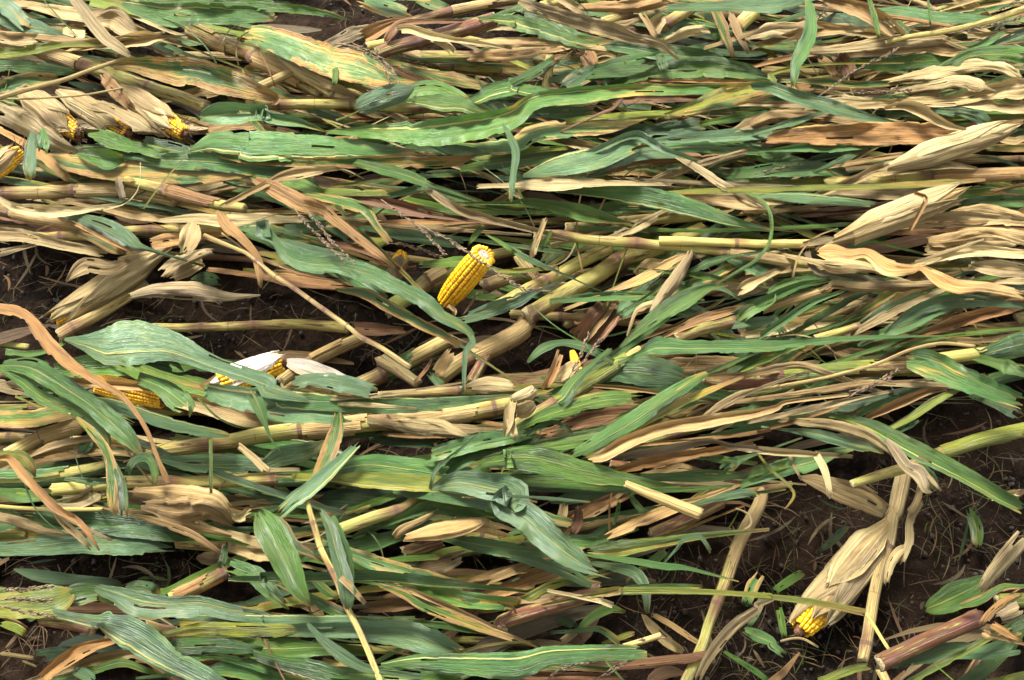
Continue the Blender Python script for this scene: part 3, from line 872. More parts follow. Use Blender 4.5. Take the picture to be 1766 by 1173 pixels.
LEAVES = """
G 14 -.3|a1 1230,20,60 1500,30,80 a2 0,30,85 300,55,70 480,85,50 660,132,6
G 13.5 -.6|a1 800,20,30 950,70,120 1150,105,160 1400,95,140 1741,100,90 a2 180,95,50|t=0,.1
B 12 -.1|a1 -40,90,90 80,150,110 250,190,110 420,235,20
B 13 0|a1 -40,20,90 60,60,110 160,150,100 210,200,40
D 17 .3|a1 460,-40,60 560,90,80 680,240,80 790,320,60 860,375,20|l=straight dry tan leaf laid slantwise over the upper left husks
D 11 .2|a1 600,290,30 800,270,90 950,250,100 1100,240,20
D 9 0|a1 270,50,60 420,80,90 560,100,90 700,130,140 900,200,60
D 10 .4|a1 620,130,50 740,120,150 840,190,120 930,215,30
P 11 3|a1 410,200,50 490,205,100 570,215,50|f=-.6
D 13 0|a1 -40,240,60 150,260,90 260,260,70|t=0,.15
D 12.5 .2|a1 100,225,20 350,250,50 600,265,30 820,240,6
Y 13 .2|a1 -40,355,60 200,320,70 420,290,40 600,285,45
B 13 .1|a1 1290,765,30 1400,745,140 1550,735,140 1741,735,90 a2 60,730,90 150,770,80 330,800,60 500,860,10
E 13 -.1|a1 700,430,60 850,420,90 1000,440,150 1150,470,190 1300,480,190 1500,540,170 1650,590,130 1800,640,60 a2 150,690,20|l=wavy green leaf with brown margins in the upper left
G 10 .3|a1 -40,430,80 200,440,90 400,465,60 520,475,30
E 10 -.1|a1 -40,590,70 60,560,110 200,520,90 400,520,40
R 12 3|a1 650,470,60 740,580,90 840,690,60 880,720,30
D 14 -.5|a1 590,660,60 750,720,80 900,800,90 1000,860,20
V 9 3|a1 -30,720,130 150,800,150 330,910,130 500,1000,40
B 17 .4|a1 215,840,20 200,950,70 190,1080,90 200,1180,50|l=short blue-green leaf scrap hanging upright near the left edge
G 15 0|a1 270,840,60 280,920,90 270,1000,20
O 12 .3|a1 -30,830,40 150,930,50 330,1060,70 450,1173,50
E 12 -.7|a1 290,1010,30 450,1060,110 700,1100,140 1000,1130,140 1300,1140,120 1690,1145,20
G 13 0|a1 500,1000,30 620,1020,110 720,1040,130 830,1030,20|t=.2,.1
G 13 .2|a1 560,890,60 640,890,110 740,920,110 850,960,90 960,980,80 1050,1000,40|rel=2
B 12 .1|a1 900,930,60 1100,970,110 1350,1020,60
G 13 0|a1 850,1030,20 1100,1050,110 1400,1060,120 1741,1090,140 a2 200,1090,110 500,1060,60
G 15 .75|a1 1240,985,20 1400,930,130 1600,950,170 a2 0,960,200 300,960,190 600,970,150 900,985,70 1090,975,8|r=.8;l=long broad green leaf with a white rib, above centre left
E 14.5 -.8|a1 1380,1000,40 1600,1040,60 a2 100,1045,70 500,1060,70 900,1060,90 1300,1055,80 1490,1010,10
G 16 -.45|a2 500,860,20 800,860,90 1100,870,170 1400,840,180 1700,770,150 a3 200,660,110 500,620,110 800,590,90 1100,585,70 1600,575,60 a4 0,565,20|r=.6;l=longest green leaf with yellow rib, running level through upper centre
B 16 3|a2 680,720,40 760,680,130 900,630,150 1000,600,120 1080,560,20|l=round-tipped blue-green leaf end lying on the yellow stalk, upper centre
G 14 .3|a2 960,660,30 1060,590,100 1200,570,100 1350,620,80 1440,680,20
G 15 .6|a2 1120,660,60 1250,670,120 1380,680,100 1460,710,10
E 14 -.6|a2 -60,220,90 100,240,150 300,310,190 500,390,200 700,440,200 900,510,120 1110,545,15|l=broad half-dried leaf beneath the grey tassel
E 8 0|a2 0,530,90 150,590,120 300,650,30
D 13 0|a2 170,330,40 300,440,60 480,540,70 560,570,30
Y 12 .5|a2 220,370,50 400,440,70 580,520,40
G 15 0|a2 560,430,40 560,500,40 555,560,20
O 12 .2|a2 700,270,50 800,210,100 900,160,70 1000,135,40 1200,110,40
G 15 .5|a2 1560,120,40 1741,110,150 a3 100,120,170 250,170,170 400,230,130 550,270,90 700,270,15
P 17 .2|a2 950,200,50 1050,190,60 1200,235,60 1390,265,8
D 17 0|a2 1200,240,70 1280,290,60 1340,350,40|t=0,.2
R 15 0|a2 880,290,40 930,210,60 1000,150,50 1290,140,20
V 13 0|a2 550,280,40 680,220,100 790,190,40
E 10 0|a2 1060,450,40 1200,490,60 1350,520,90 1530,560,60
E 12 .4|a2 700,-10,60 850,40,110 1000,90,100 1070,115,30
G 10 0|a2 1100,-10,60 1200,30,80 1300,60,50
G 13 .5|a2 1500,640,40 1600,590,120 1741,560,110 a3 60,570,90 200,600,80 310,610,10
E 13 -.8|a2 1430,945,20 1600,960,100 1741,940,110 a3 200,870,120 500,830,120 700,820,90 930,770,10
K 10 0|a2 1100,960,40 1250,960,90 1450,1000,90 1560,1050,20
B 19 .2|a3 -10,810,20 40,900,45 75,1000,55 55,1150,40 b3 50,120,40 40,220,25|l=narrow green strip hanging straight down across level leaves, centre top
D 18 .8|a3 80,0,40 250,70,90 450,130,100 700,200,110 850,250,70 1010,290,60 1140,390,15|l=long curving brown leaf with an orange rib at the top centre
D 14 -.6|a3 -100,280,60 100,275,70 300,275,60 480,300,15
D 11 .2|a3 -50,360,90 100,350,90 270,320,20
O 13 -.3|a3 490,50,50 700,40,80 900,30,110 1040,0,60
O 15 0|a3 890,80,30 940,160,45 1000,260,30
R 9 0|a3 510,310,60 550,380,110 570,470,80
G 13 0|a3 60,540,40 200,470,70 350,380,20
E 13 0|a3 360,600,40 450,530,110 560,480,100 620,445,10
G 12 .2|a3 600,460,30 800,400,80 1000,360,50
K 13 0|a3 600,480,40 750,460,90 900,450,80 1020,470,20
G 12 .2|a3 560,300,40 750,300,80 1000,340,110 1300,370,90 1480,400,20
G 14 .2|a3 900,500,60 1100,450,130 1350,440,140 1550,460,110 1741,510,15
O 15 0|a3 1080,525,20 1300,530,28 1660,535,20
B 17 0|a3 1010,350,30 1030,420,60 1060,470,30|t=0,.3
R 12 .3|a3 790,550,10 950,520,60 1130,550,10
B 15 .2|a3 0,745,80 200,735,100 500,730,70 600,720,20|t=0,.1
Y 15.5 .4|a3 400,800,40 600,770,50 900,750,50 1230,735,30|t=0,.1
R 12 0|a3 780,650,40 950,640,60 1200,640,30
R 17 0|a3 620,745,20 720,700,25 800,590,10
Y 17 .1|a3 1130,720,30 1300,660,70 1500,590,80 1741,540,60 a4 100,480,30 400,420,20 960,410,8
E 16 0|a3 1230,720,20 1500,660,70 1741,610,60
B 18 -.2|a4 -60,570,40 80,570,80 250,630,90 500,700,90 700,760,60 900,795,8|l=green leaf bending sharply down to the right among tan leaves, upper right
B 13 .2|a3 870,880,40 1000,850,90 1200,820,100 1330,810,60|t=0,.15
K 12 0|a3 700,880,40 900,860,110 1100,880,60
B 16 -.85|a3 120,1150,20 350,1090,130 600,1030,150 800,960,120 890,940,60|l=blue-green leaf with a yellow upper rib and kinked tip, upper centre
B 17 .2|a3 620,970,30 750,910,50 860,880,60 950,920,60 1050,980,60 1170,1020,10
B 15 0|a3 640,1110,30 800,1040,70 950,1000,80 1110,1010,30
D 16 .1|a3 1110,1010,30 1250,1090,50 1400,1190,60 b3 1470,130,15
B 14 .3|a3 960,920,30 1200,900,70 1500,880,80 1741,870,70 a4 0,880,60 200,855,10
G 13 0|a3 1000,970,60 1300,960,80 1600,970,90 1741,1010,30
R 14 0|a3 600,1120,40 900,1070,90 1200,1040,90 1430,1015,20|r=1.4
D 14 0|a3 980,1173,40 1150,1110,60 1400,1040,30
Y 13 -.8|a3 0,1010,40 200,980,40 440,965,15
G 12 0|a3 -10,1060,60 200,1030,90 460,990,80
D 13 0|a3 430,930,30 500,950,80 600,970,40
D 14 .1|a3 1480,860,30 1600,810,90 1741,760,70
G 13 0|a3 1340,800,40 1500,770,60 1700,730,20
B 19 .3|a3 1380,40,60 1700,30,110 a4 100,32,115 230,15,80 320,-5,50
B 20 -.1|a4 325,-30,40 348,100,75 342,220,95 290,340,100 250,430,70 236,580,30|l=green leaf strap hanging straight down at the top right
D 13 0|a4 0,220,60 90,190,110 200,210,70 300,160,30|rel=1.6
D 14 0|a4 240,230,50 380,190,110 540,190,30
O 16 -.2|a4 420,-20,60 560,30,90 700,80,110 830,150,110 950,240,30
G 18 0|a4 730,-10,30 765,110,40 800,260,25
G 18 0|a4 1115,0,15 1125,100,18 1130,170,10
B 15 -.2|a4 790,70,40 950,75,70 1150,110,80 1380,125,10
O 15.5 0|a4 800,95,25 1000,130,35 1300,180,20
D 15 -.5|a4 370,330,40 600,310,60 900,270,90 1200,260,70 1300,300,30
D 14 0|a4 900,330,30 1100,310,70 1250,330,80 1400,340,20
R 14 0|a4 -10,430,20 250,365,40 500,335,30
R 13 -.3|a4 500,340,30 560,400,100 620,510,110
R 13 0|a4 400,370,40 470,430,60 520,510,50
G 16 .2|a4 1240,430,20 1400,360,90 1600,345,100 1800,370,110
G 13 0|a4 640,420,60 850,420,90 1100,400,100 1310,390,20
B 15 0|a4 1370,330,20 1500,270,60 1630,200,15
B 15 .6|a4 1540,290,30 1741,210,60
D 16 -.2|a4 950,510,40 1150,470,90 1400,430,90 1600,440,90 1741,520,40
P 17 0|a4 1180,550,40 1300,530,90 1450,560,90 1510,580,20
E 15 .8|a4 270,530,30 500,535,60 700,550,50 1080,530,15
D 15 -.8|a4 600,690,50 900,670,60 1300,650,70 1500,600,100 1741,570,150
D 15 0|a4 1100,680,50 1350,670,60 1600,700,80 1741,710,60
D 18 .3|a4 820,710,20 950,690,60 1050,710,90 1150,770,70 1250,820,50 1380,850,15|l=twisted tan leaf curling down over the flat orange leaf
D 14 0|a4 100,680,30 300,680,50 550,660,90 800,680,30
D 15 -.3|a4 0,800,60 120,760,90 400,760,60 700,790,70 900,810,60 1080,840,10
B 16 0|a4 90,840,30 250,790,50 390,745,10
O 16 -.92|a4 40,920,30 200,890,110 500,880,140 900,870,150 1200,870,140 1340,850,60|ti=-.1;l=broad flat orange-tan leaf in the upper right
B 15 0|a4 80,985,20 300,965,60 500,965,60 700,950,30
B 16 0|a4 1190,720,30 1350,740,80 1460,770,90 1530,830,30
Y 14 0|a4 1230,775,25 1500,770,40 1741,760,40
Y 14 0|a4 1480,970,40 1741,970,45
G 15 0|a4 450,1090,30 600,1020,50 720,970,10
O 15 0|a4 570,1070,30 800,1030,35 1000,1000,20
K 13 .2|a4 -20,1120,80 200,1100,110 450,1100,90 600,1150,30
G 13 0|a4 0,1000,90 100,1030,80 180,1000,10
K 12 .2|a4 270,1060,30 500,1010,60 700,980,40
D 15 .2|a4 650,1170,60 800,1110,100 1000,1090,80 1200,1070,60 1440,1100,15
V 15 0|b1 770,60,30 780,120,50 810,220,15
P 12.5 .2|b1 20,220,15 100,260,60 300,280,90 500,275,60 650,255,10
D 12 0|b1 640,260,30 900,310,60 1050,330,40
P 13 .1|b1 1020,345,20 1250,330,60 1500,345,90 1741,330,80 b2 150,330,60 430,350,10|l=pale grey-tan leaf lying level above the tan husked ear
D 11 -.3|b1 -40,430,90 150,440,80 400,500,70 700,560,15
V 9 0|b1 -20,560,60 100,530,40 190,510,15
B 13 .3|b1 530,330,30 640,370,110 760,430,130 870,500,110 970,530,30
O 13.6 0|b1 560,400,20 700,470,26 870,555,10
E 12 0|b1 620,470,30 720,510,90 800,560,20
D 15 3|b1 1270,340,50 1250,420,140 1220,500,120 1180,560,40
R 13 0|b1 980,490,60 1080,470,90 1170,460,60
D 12 3|b1 1040,700,60 1150,620,90 1300,560,60 1400,540,30
V 13 -.4|b1 840,840,40 1000,800,80 1200,800,120 1320,810,120 1500,840,60 1700,830,10|rel=1.7;l=wavy withered grey-tan leaf lying right of the tan husked ear
D 7 3|b1 1090,720,60 1200,660,120 1320,600,90
D 11 3|b1 430,740,15 550,640,110 720,650,90 850,600,30
K 7 0|b1 1250,740,30 1350,720,90 1450,750,40
O 16 .1|b1 1420,275,30 1480,370,80 1560,440,60 1650,540,50 1690,640,60 1700,780,20|l=narrow rusty leaf strip bending down above the soil, left of centre
B 16 .1|b1 1540,390,20 1741,400,110 b2 80,400,120 170,480,60 250,570,100 400,620,130 600,640,120 800,700,130 1000,790,110 1150,870,110 1250,960,90 1380,1030,70 1450,1090,40 1440,1160,20|r=.5;l=long twisting blue-green leaf slanting down left of the bare yellow cob
B 15 0|b2 200,480,30 400,540,80 600,580,60 680,610,10
R 7 0|b2 640,1035,70 800,1050,90 1020,1060,40
B 17 .4|c1 420,20,20 550,40,110 700,60,250 850,40,290 1100,60,200 1400,180,110 1741,300,110 c2 120,350,110 430,425,20|fo=.1;ti=.05;rel=.6;r=.3;l=very broad blue-green leaf with yellow rib lying over the soil, left
K 15 0|c1 760,140,20 950,150,120 1100,190,130 1190,240,40|t=0,.25
G 16 0|c1 900,270,30 1050,330,110 1150,400,160 1230,470,110 1230,530,20|t=0,.3
Y 16.6 0|c1 800,150,30 1000,230,50 1350,345,50
B 15 -.6|c1 1350,350,100 1500,400,160 1741,440,170 c2 150,490,130 500,520,110 740,520,60|t=0,.15
G 16 -.8|c2 30,365,30 300,410,110 600,440,110 900,450,110 1200,440,90 1500,410,50 1741,385,15|l=long green leaf with bright upper edge above the thickest stalk
D 16.6 0|c2 470,410,20 700,400,30 930,375,30 1120,345,10
P 16.6 0|c2 540,440,20 750,450,40 980,465,15
B 17 0|c2 280,310,20 400,290,90 600,310,120 830,370,15|t=.1,.1
O 17 .2|b2 0,60,30 150,130,100 330,220,110 480,270,90 560,340,70 700,450,60 830,550,50 950,650,15|r=.8;l=long dry orange leaf running down towards the bare yellow cob
D 17 0|b2 100,110,20 200,60,60 330,30,80 460,15,20
G 15 0|b2 220,90,40 330,110,90 480,160,50
Y 16 -.2|b2 470,150,30 700,160,50 920,160,45|t=0,.12
E 16 0|b2 450,190,30 600,220,70 750,270,70 830,370,50 920,490,10
R 15 0|b2 680,200,30 900,230,70 1100,280,80 1250,310,50 1400,330,10
D 16 .2|b2 1160,140,20 1250,200,60 1400,280,70 1600,340,50 1741,375,30
G 16 0|b2 840,0,60 1000,40,80 1130,90,60 1190,110,20
B 14 0|b2 1040,150,20 1120,130,70 1200,150,20
B 14 3|b2 220,390,40 330,390,80 450,375,70 520,350,20
G 12 0|b2 760,300,30 900,270,60 1320,290,50
K 9 0|b2 800,390,50 1000,430,90 1200,460,90 1400,500,30
O 13 0|b2 680,370,20 1000,350,30 1340,350,30
D 12 0|b2 700,340,30 1000,380,50 1430,410,30
R 12 0|b2 640,510,30 750,530,60 860,590,20
E 14 .1|b2 560,790,20 750,820,70 900,900,80 1100,1010,70 1250,1080,60 1390,1170,30|l=yellowing leaf with pale rib, tip touching the long diagonal stalk
R 9 -.5|b2 80,700,60 250,720,110 450,750,80 670,770,10
B 12 0|b2 640,700,40 750,760,90 900,850,30
B 13 -.1|b2 1350,985,15 1500,950,90 1741,860,100 b3 220,800,30
D 10 0|b2 1390,960,8 1450,880,16 1490,810,8
D 10 0|b2 1290,890,20 1340,930,30 1330,960,8
G 12 0|b2 1260,620,30 1400,610,70 1520,640,20
G 14 0|b2 1430,500,15 1480,430,40 1530,370,10
G 15 0|b2 1540,430,10 1650,490,30 1741,560,30
Y 13 0|b2 1600,680,20 1741,670,30
B 18 0|c2 1430,-20,30 1460,40,40 1410,120,40 1400,380,15|l=narrow blue-green strip hanging across the long diagonal stalk
B 15 .85|b3 330,150,20 500,150,60 800,170,120 1050,210,140 1250,270,110 1500,350,60 1741,410,20|l=long blue-green leaf with an orange lower rib above the split stalk
G 14 0|b3 -20,230,30 200,230,70 500,290,110 700,340,60 830,355,10
P 16 .1|b3 60,110,40 300,100,100 500,95,70 700,95,40 900,100,30
D 15 0|b3 1020,80,16 1300,100,30 1741,115,24
Y 16 -.3|b3 990,165,15 1200,155,35 1500,145,40 1741,140,40 b4 300,130,40 800,120,40 1200,95,45 1490,75,15|l=very long narrow yellow-green leaf running level to the right edge
D 11 0|b3 1280,200,40 1400,210,90 1600,220,110 1741,210,40
K 12 0|b3 560,270,30 750,260,90 870,260,30
G 19 0|b3 1580,160,15 1680,210,24 1740,320,24 1730,480,24 1640,600,24 1500,690,22 1380,760,15|l=thin green strip looped in an arc over the split stalk end
D 16 0|b3 270,320,15 220,450,40 190,540,50 180,590,8
G 15 0|b3 310,410,10 270,470,30 240,540,15
B 11 0|b3 0,500,30 150,590,45 330,670,20
D 12 0|b3 720,440,40 820,400,90 920,350,60|r=1.2
D 10 0|b3 860,720,40 960,640,110 1050,620,50
O 12 .3|b3 700,800,30 900,720,70 1100,610,60 1200,560,20
D 16 -.2|b3 1220,530,30 1190,600,60 1120,720,90 1030,840,80 950,960,50|l=upright tan leaf blade with a pointed tip below the split stalk
G 12 0|b3 480,850,30 700,830,70 900,830,70 990,835,20
G 14 0|b3 750,950,20 900,860,30 1050,760,15
B 13 0|b3 750,970,40 790,930,90 850,880,60
R 10 .3|b3 470,1173,90 600,1020,200 720,880,90
O 11 0|b3 520,1130,40 620,1000,60 720,880,20
D 15 0|b3 800,1110,20 850,950,25 900,910,50 1000,880,50 1090,855,15
G 18 -.1|b3 750,1173,20 900,1040,70 1050,930,110 1200,840,120 1330,780,60 1460,765,10|l=light green leaf with yellow rib arching above the purple-green stalk, centre right
B 15 0|b3 1300,770,40 1430,790,30 1540,860,10
G 14 0|b3 1180,690,30 1280,700,50 1400,720,30
G 14 0|b3 1250,660,30 1330,620,60 1480,580,30 1650,550,10
E 12 0|b3 1100,810,30 1200,770,80 1290,730,30
G 15 -.2|b3 1520,1000,40 1600,930,80 1741,860,60 b4 100,800,60 250,740,60 480,725,10
B 14 .2|b3 1540,1020,30 1650,1000,60 1741,990,50 b4 100,980,60 180,1090,10
R 13 0|b3 1080,1080,30 1250,1000,60 1450,940,60 1600,900,20
D 13 0|b3 1500,820,30 1600,760,80 1680,720,20
B 11 0|b3 1590,640,40 1680,680,90 1741,760,40
Y 13 .2|b4 0,95,40 300,95,50 640,85,70
B 14 -.7|b4 60,180,30 300,195,70 500,210,60 780,240,10
D 13 0|b4 450,180,20 600,160,60 850,170,70 1030,190,30
O 19 0|b4 1010,160,25 1100,195,30 1060,290,30 990,415,25|l=thin bent orange strip hooked over the cream husked ear
D 14 0|b4 480,480,30 560,440,60 700,430,50
D 14 0|b4 330,490,40 450,470,60 550,480,20
D 14 0|b4 1090,480,40 1250,470,90 1500,430,90 1700,480,40
D 13 0|b4 1080,540,40 1300,510,90 1500,500,90 1741,470,40
P 15 0|b4 1200,590,30 1400,540,80 1741,560,60
D 15.5 0|b4 1030,610,14 1250,540,18 1480,465,8
D 14 0|b4 1380,630,40 1550,650,110 1741,670,80
D 14 0|b4 1600,740,30 1741,735,50
D 13 0|b4 1300,420,30 1500,410,80 1741,440,60
O 12 0|b4 1040,365,16 1300,360,20 1510,350,14
D 12 .2|b4 900,380,50 1150,345,90 1400,330,100 1760,350,60
R 10 0|b4 1000,400,60 1250,390,90 1500,380,90 1760,390,70
D 11 .3|b4 1250,300,40 1450,270,80 1600,300,90 1760,330,60
G 10 0|b4 1300,240,40 1500,220,80 1760,210,80
P 18 -.2|b4 390,550,30 470,550,110 600,565,80 720,560,70 850,650,110 1000,660,60 1070,650,40 1180,720,90 1300,770,90 1500,780,70 1741,830,60|dr=.98;tdv=.66;rel=1.5;l=pinkish dry leaf twisting along the right side below the split stalk
D 15 0|b4 370,610,40 500,640,100 700,650,80 830,690,20
V 14 0|b4 330,530,30 340,600,40 400,680,40 550,700,15
D 15 .7|b4 460,780,30 500,760,60 700,780,70 900,770,80 1150,760,30
G 15 0|b4 0,890,50 150,820,70 300,760,50 470,730,15
G 15 0|b4 0,1110,30 150,1010,50 350,880,50 510,820,10
E 15 0|b4 670,1030,20 800,950,80 950,870,100 1150,790,20
D 15 0|b4 690,1040,20 900,930,60 1230,790,20
B 16 -.2|b4 830,1080,15 1000,950,70 1200,880,100 1450,870,80 1741,900,30
B 15 0|b4 840,1075,20 1000,1010,90 1230,920,20
R 12 0|b4 1060,1090,30 1250,1020,90 1450,960,80 1620,920,10
G 14 0|b4 1000,1150,15 1300,1090,30 1741,1050,30
G 17 .3|c3 890,110,40 1000,60,130 1200,70,90 1500,70,90 1741,60,80 c4 300,40,60 700,10,30 b4 1210,1095,8
O 18 .1|b1 -60,910,60 150,960,85 c1 330,70,100 480,200,82 650,300,62 800,400,46 900,520,34 970,640,30 1030,800,28 1090,930,42 1110,950,5|r=1.3;rel=1.6;l=long orange-brown leaf crossing slantwise over the cob at left
G 16 .3|c1 0,210,40 150,290,110 300,390,130 500,480,110 620,560,80 690,650,60 710,740,20
G 17 .1|c1 0,190,50 200,200,130 380,300,140 560,420,120 700,530,140 820,640,130 900,740,60 930,770,10|l=dark green leaf curving down over the cream stalk, left
B 15 -.8|c1 540,390,20 750,450,80 1000,540,90 1220,600,80 1450,640,50 1500,650,10
E 18 .2|c1 500,530,20 600,620,60 680,720,60 720,820,70 740,950,90 740,1080,80 760,1170,30|l=spotted green leaf hanging down over the lowest left stalks
B 17.5 -.2|c1 720,780,30 790,950,60 810,1100,60 815,1190,40|t=0,.15
D 15 0|c1 430,285,20 600,312,55 800,318,62 1000,338,44 1200,385,30|tdv=.6
D 10 0|c1 0,320,60 100,340,90 190,370,30
E 10 .1|c1 -20,540,110 200,540,110 350,510,110 480,500,40
D 10 0|c1 200,780,20 350,710,50 530,670,30
K 4 3|c1 510,790,20 560,710,90 610,620,30
O 18 .1|c1 -10,800,30 60,800,50 150,900,70 250,1010,60 350,1110,60 450,1173,40 d1 480,110,40 560,190,40 650,330,10|l=folded orange leaf sliding down from the left edge with split tails
Y 17 0|c1 40,790,60 130,800,110 200,850,70 230,920,10
D 17 0|d1 330,10,40 400,130,50 500,220,50 600,320,25
D 17 0|d1 520,160,30 620,210,25 730,260,5
G 16 0|c1 830,900,40 860,830,50 920,790,60 980,810,60 1010,880,60 1010,980,30
B 12 0|c1 520,940,40 600,950,50 660,945,20
B 11 .1|c1 1040,800,40 1250,830,110 1500,830,120 1741,830,110 c2 200,790,130 400,740,110 490,680,15
D 15 0|c1 1550,710,20 1650,790,50 1741,870,60 c2 120,870,30
Y 16 0|c1 1375,660,22 1375,850,25 1378,1040,20|l=single narrow green strip lying upright across two level stalks, left
E 16 .1|c2 580,470,30 570,600,90 520,760,110 450,900,70 420,980,20|l=greenish-tan folded leaf hanging over the thickest stalk
B 17 -.7|c2 730,680,15 640,770,60 520,880,90 400,990,100 280,1080,100 180,1173,60
G 18 0|c2 0,340,60 60,450,90 110,590,30 150,680,15 220,770,8
D 10 3|c1 340,1090,60 500,1080,110 650,1000,110|r=1
D 12 3|c1 830,1010,40 1000,1020,100 1200,1050,160 1400,1090,170 c1 1500,1180,90|r=1.3;l=wide papery dry husk sheet below the lower green stalk, left
D 11.5 3|d1 920,30,60 1150,60,180 1350,60,180 1530,160,30|r=1.2
D 12 0|d1 1150,140,40 1300,170,80 1480,220,30
E 14 .2|d1 840,90,20 1000,130,50 1250,220,50 1450,350,15|dr=.5
G 10 0|c1 -10,1020,60 130,1040,90 260,1050,60
P 17.5 0|c2 1720,400,60 1700,480,70 1690,570,60 1660,660,20|l=small pale leaf scrap folded down over the thickest stalk
P 17 0|c3 30,500,60 50,600,60 80,680,25
P 16.5 3|c3 40,420,60 150,380,90 200,340,60
D 16 3|c3 50,500,60 130,480,120 210,430,40
D 11 -.3|c2 860,560,40 1100,600,100 1300,620,100 1650,610,40
D 15 0|c2 1100,540,20 1250,570,60 1350,620,50 1430,650,15
O 9 0|c2 870,640,15 1050,650,30 1380,650,25
K 7 0|c2 770,660,20 950,690,60 1250,700,60
D 9 3|c2 1410,340,40 1550,320,110 1741,340,90
B 9 0|c2 1170,240,40 1230,300,60 1280,340,20
D 9 0|c2 1210,260,40 1280,160,90 1340,90,60
R 9 0|c2 1080,300,20 1150,220,25 1190,150,10
Y 15 .7|c2 540,925,50 700,930,110 900,945,110 1200,960,110
B 13 .2|c2 550,870,40 750,830,110 1000,850,130 1250,890,130
G 14 .1|c2 1120,800,40 1300,740,110 1500,690,110 1741,650,90
G 14 .2|c2 1280,890,40 1400,800,110 1550,740,90 1741,700,80
B 17 .1|c2 1180,1000,30 1350,950,130 1550,980,180 1741,1030,190 d3 0,30,170 150,110,190 250,210,200 350,290,190 450,370,160 560,440,90 720,510,15|r=.9;t=0,.15;l=large drooping blue-green leaf arching down at lower centre
G 17 -.1|c2 1500,840,30 1741,800,120 c3 0,800,130 200,800,180 400,850,160 600,900,140 800,940,90 1000,970,50 1150,975,10|l=broad light green leaf pointing right, just right of centre bottom half
G 15 0|c2 1440,900,20 1520,870,80 1570,900,30
B 18 0|c2 1180,1000,20 1230,860,30 1400,720,20 1530,610,8
K 7 .1|c2 400,1060,60 700,1050,160 1000,1060,140 1050,1020,20
G 14 .2|d2 1000,110,40 1150,50,90 1350,50,110 1500,90,60 1660,125,10
B 16 -.8|c2 1170,1040,40 1350,1060,90 1550,1080,110 1741,1130,90
B 15 0|c3 150,170,20 250,80,60 380,45,50 520,70,60 620,120,20
B 13 .2|c3 600,300,30 750,220,160 950,230,210 1100,250,150 1200,280,40|l=dark broad blue-green leaf under the light green arching leaves, right of centre
G 12 0|c3 620,300,30 900,320,60 1200,340,90 1500,400,60
O 13 0|c3 540,320,20 800,340,30 1200,400,20
R 15 0|c3 260,350,50 320,230,60 370,90,50|l=brown blade leaning upright beside half-hidden kernels, centre
D 14 0|c3 330,300,60 420,220,90 480,170,40
G 17 0|c3 330,440,60 390,400,110 450,310,80 550,210,50 700,80,20
G 16 .2|c3 80,600,40 300,500,90 600,420,110 800,400,90 910,390,40|t=0,.15
B 15 0|c3 130,650,20 250,580,40 350,565,30 450,640,8
G 14 0|c3 110,740,30 300,690,70 500,650,70 700,610,60 850,560,20
G 15 0|c3 220,740,20 350,720,50 490,700,50
R 10 0|c3 400,590,40 600,530,120 850,500,60
G 18 .2|c3 430,780,40 600,690,90 800,570,110 1000,440,110 1200,310,80 1335,235,30|l=bright green straight leaf slanting up right, blunt tip, right of centre
Y 17 .8|c3 520,790,30 700,690,50 950,540,60 1200,410,60 1445,310,30
O 18 -.2|c3 545,800,40 650,775,80 800,690,95 1050,600,85 1300,560,90 1741,478,50 c4 200,430,30 600,380,20|dr=.85;l=long yellowish-tan dry leaf fanning to the right, right of centre
D 18 0|c3 1300,530,20 1420,450,60 1550,380,50 1680,335,8
V 17 0|c3 690,800,20 900,760,60 1100,730,60 1330,690,40 1500,720,40 1741,745,40
P 17 .2|c4 0,740,50 200,760,50 380,770,40
P 17 0|c4 370,750,30 430,850,50 460,950,40 475,1060,15
O 16 0|c3 880,710,20 1200,680,30 1500,650,30 1741,610,20 c4 0,625,20 300,540,30 500,470,20 570,430,8
O 14 0|c3 810,860,40 950,820,90 1150,780,80 1400,740,30
O 12 0|c3 1040,880,30 1150,860,60 1300,890,20
K 14 0|c3 880,920,30 1100,920,60 1300,910,80 1530,910,50
G 14 .1|c3 0,920,60 200,930,110 500,950,110 800,980,80 1100,1000,40 1430,980,20
G 13 0|c3 100,990,30 400,1000,40 800,1010,30
B 18 0|c3 0,1040,15 300,1060,25 560,1085,15
B 15 0|c3 1340,1070,20 1450,1040,60 1580,1020,60 1660,1050,15
E 15 0|c3 1580,920,20 1650,880,60 1741,860,60
G 13 0|c3 1250,780,30 1400,800,60 1480,810,20
B 12 0|c3 1400,880,20 1500,820,60 1640,770,20
O 13 -.7|d3 620,260,40 800,180,70 1000,90,80 1200,20,60 c3 1500,980,30
R 8 0|d3 400,170,60 520,90,110 700,0,90
R 11 0|d3 440,230,30 480,140,70 480,30,30
D 8 0|d3 350,170,30 380,90,60 390,10,40
G 12 0|d3 700,190,10 735,90,30 750,0,20
G 13 0|c3 800,990,15 850,1080,40 930,1173,15
G 17 .35|c4 960,160,100 1100,170,190 1300,260,160 1500,340,140 1741,430,95|r=.6;fo=.2;l=broad bright green leaf at the right edge growing from a red-jointed stalk
G 14 .1|c4 1600,80,120 1741,40,160
G 14 0|c4 1570,180,60 1640,200,110 1741,240,60
D 16 0|c4 0,240,40 150,200,50 300,190,50 470,250,10
D 13 0|c3 1340,260,30 1550,250,40 1741,220,50
D 17 0|c4 0,410,30 300,370,40 700,310,50 850,300,20
D 17 0|c4 220,500,20 450,450,50 680,400,20
D 14 0|c4 850,310,30 1000,310,50 1180,320,20
B 13 0|c4 480,460,30 650,440,90 800,390,60 880,370,20
B 14 0|c4 640,530,20 750,460,50 900,410,30
R 15 0|c4 690,545,30 900,450,60 1100,365,50 1250,340,20|l=dark red strap of stalk skin sloping above the hollow yellow stalk
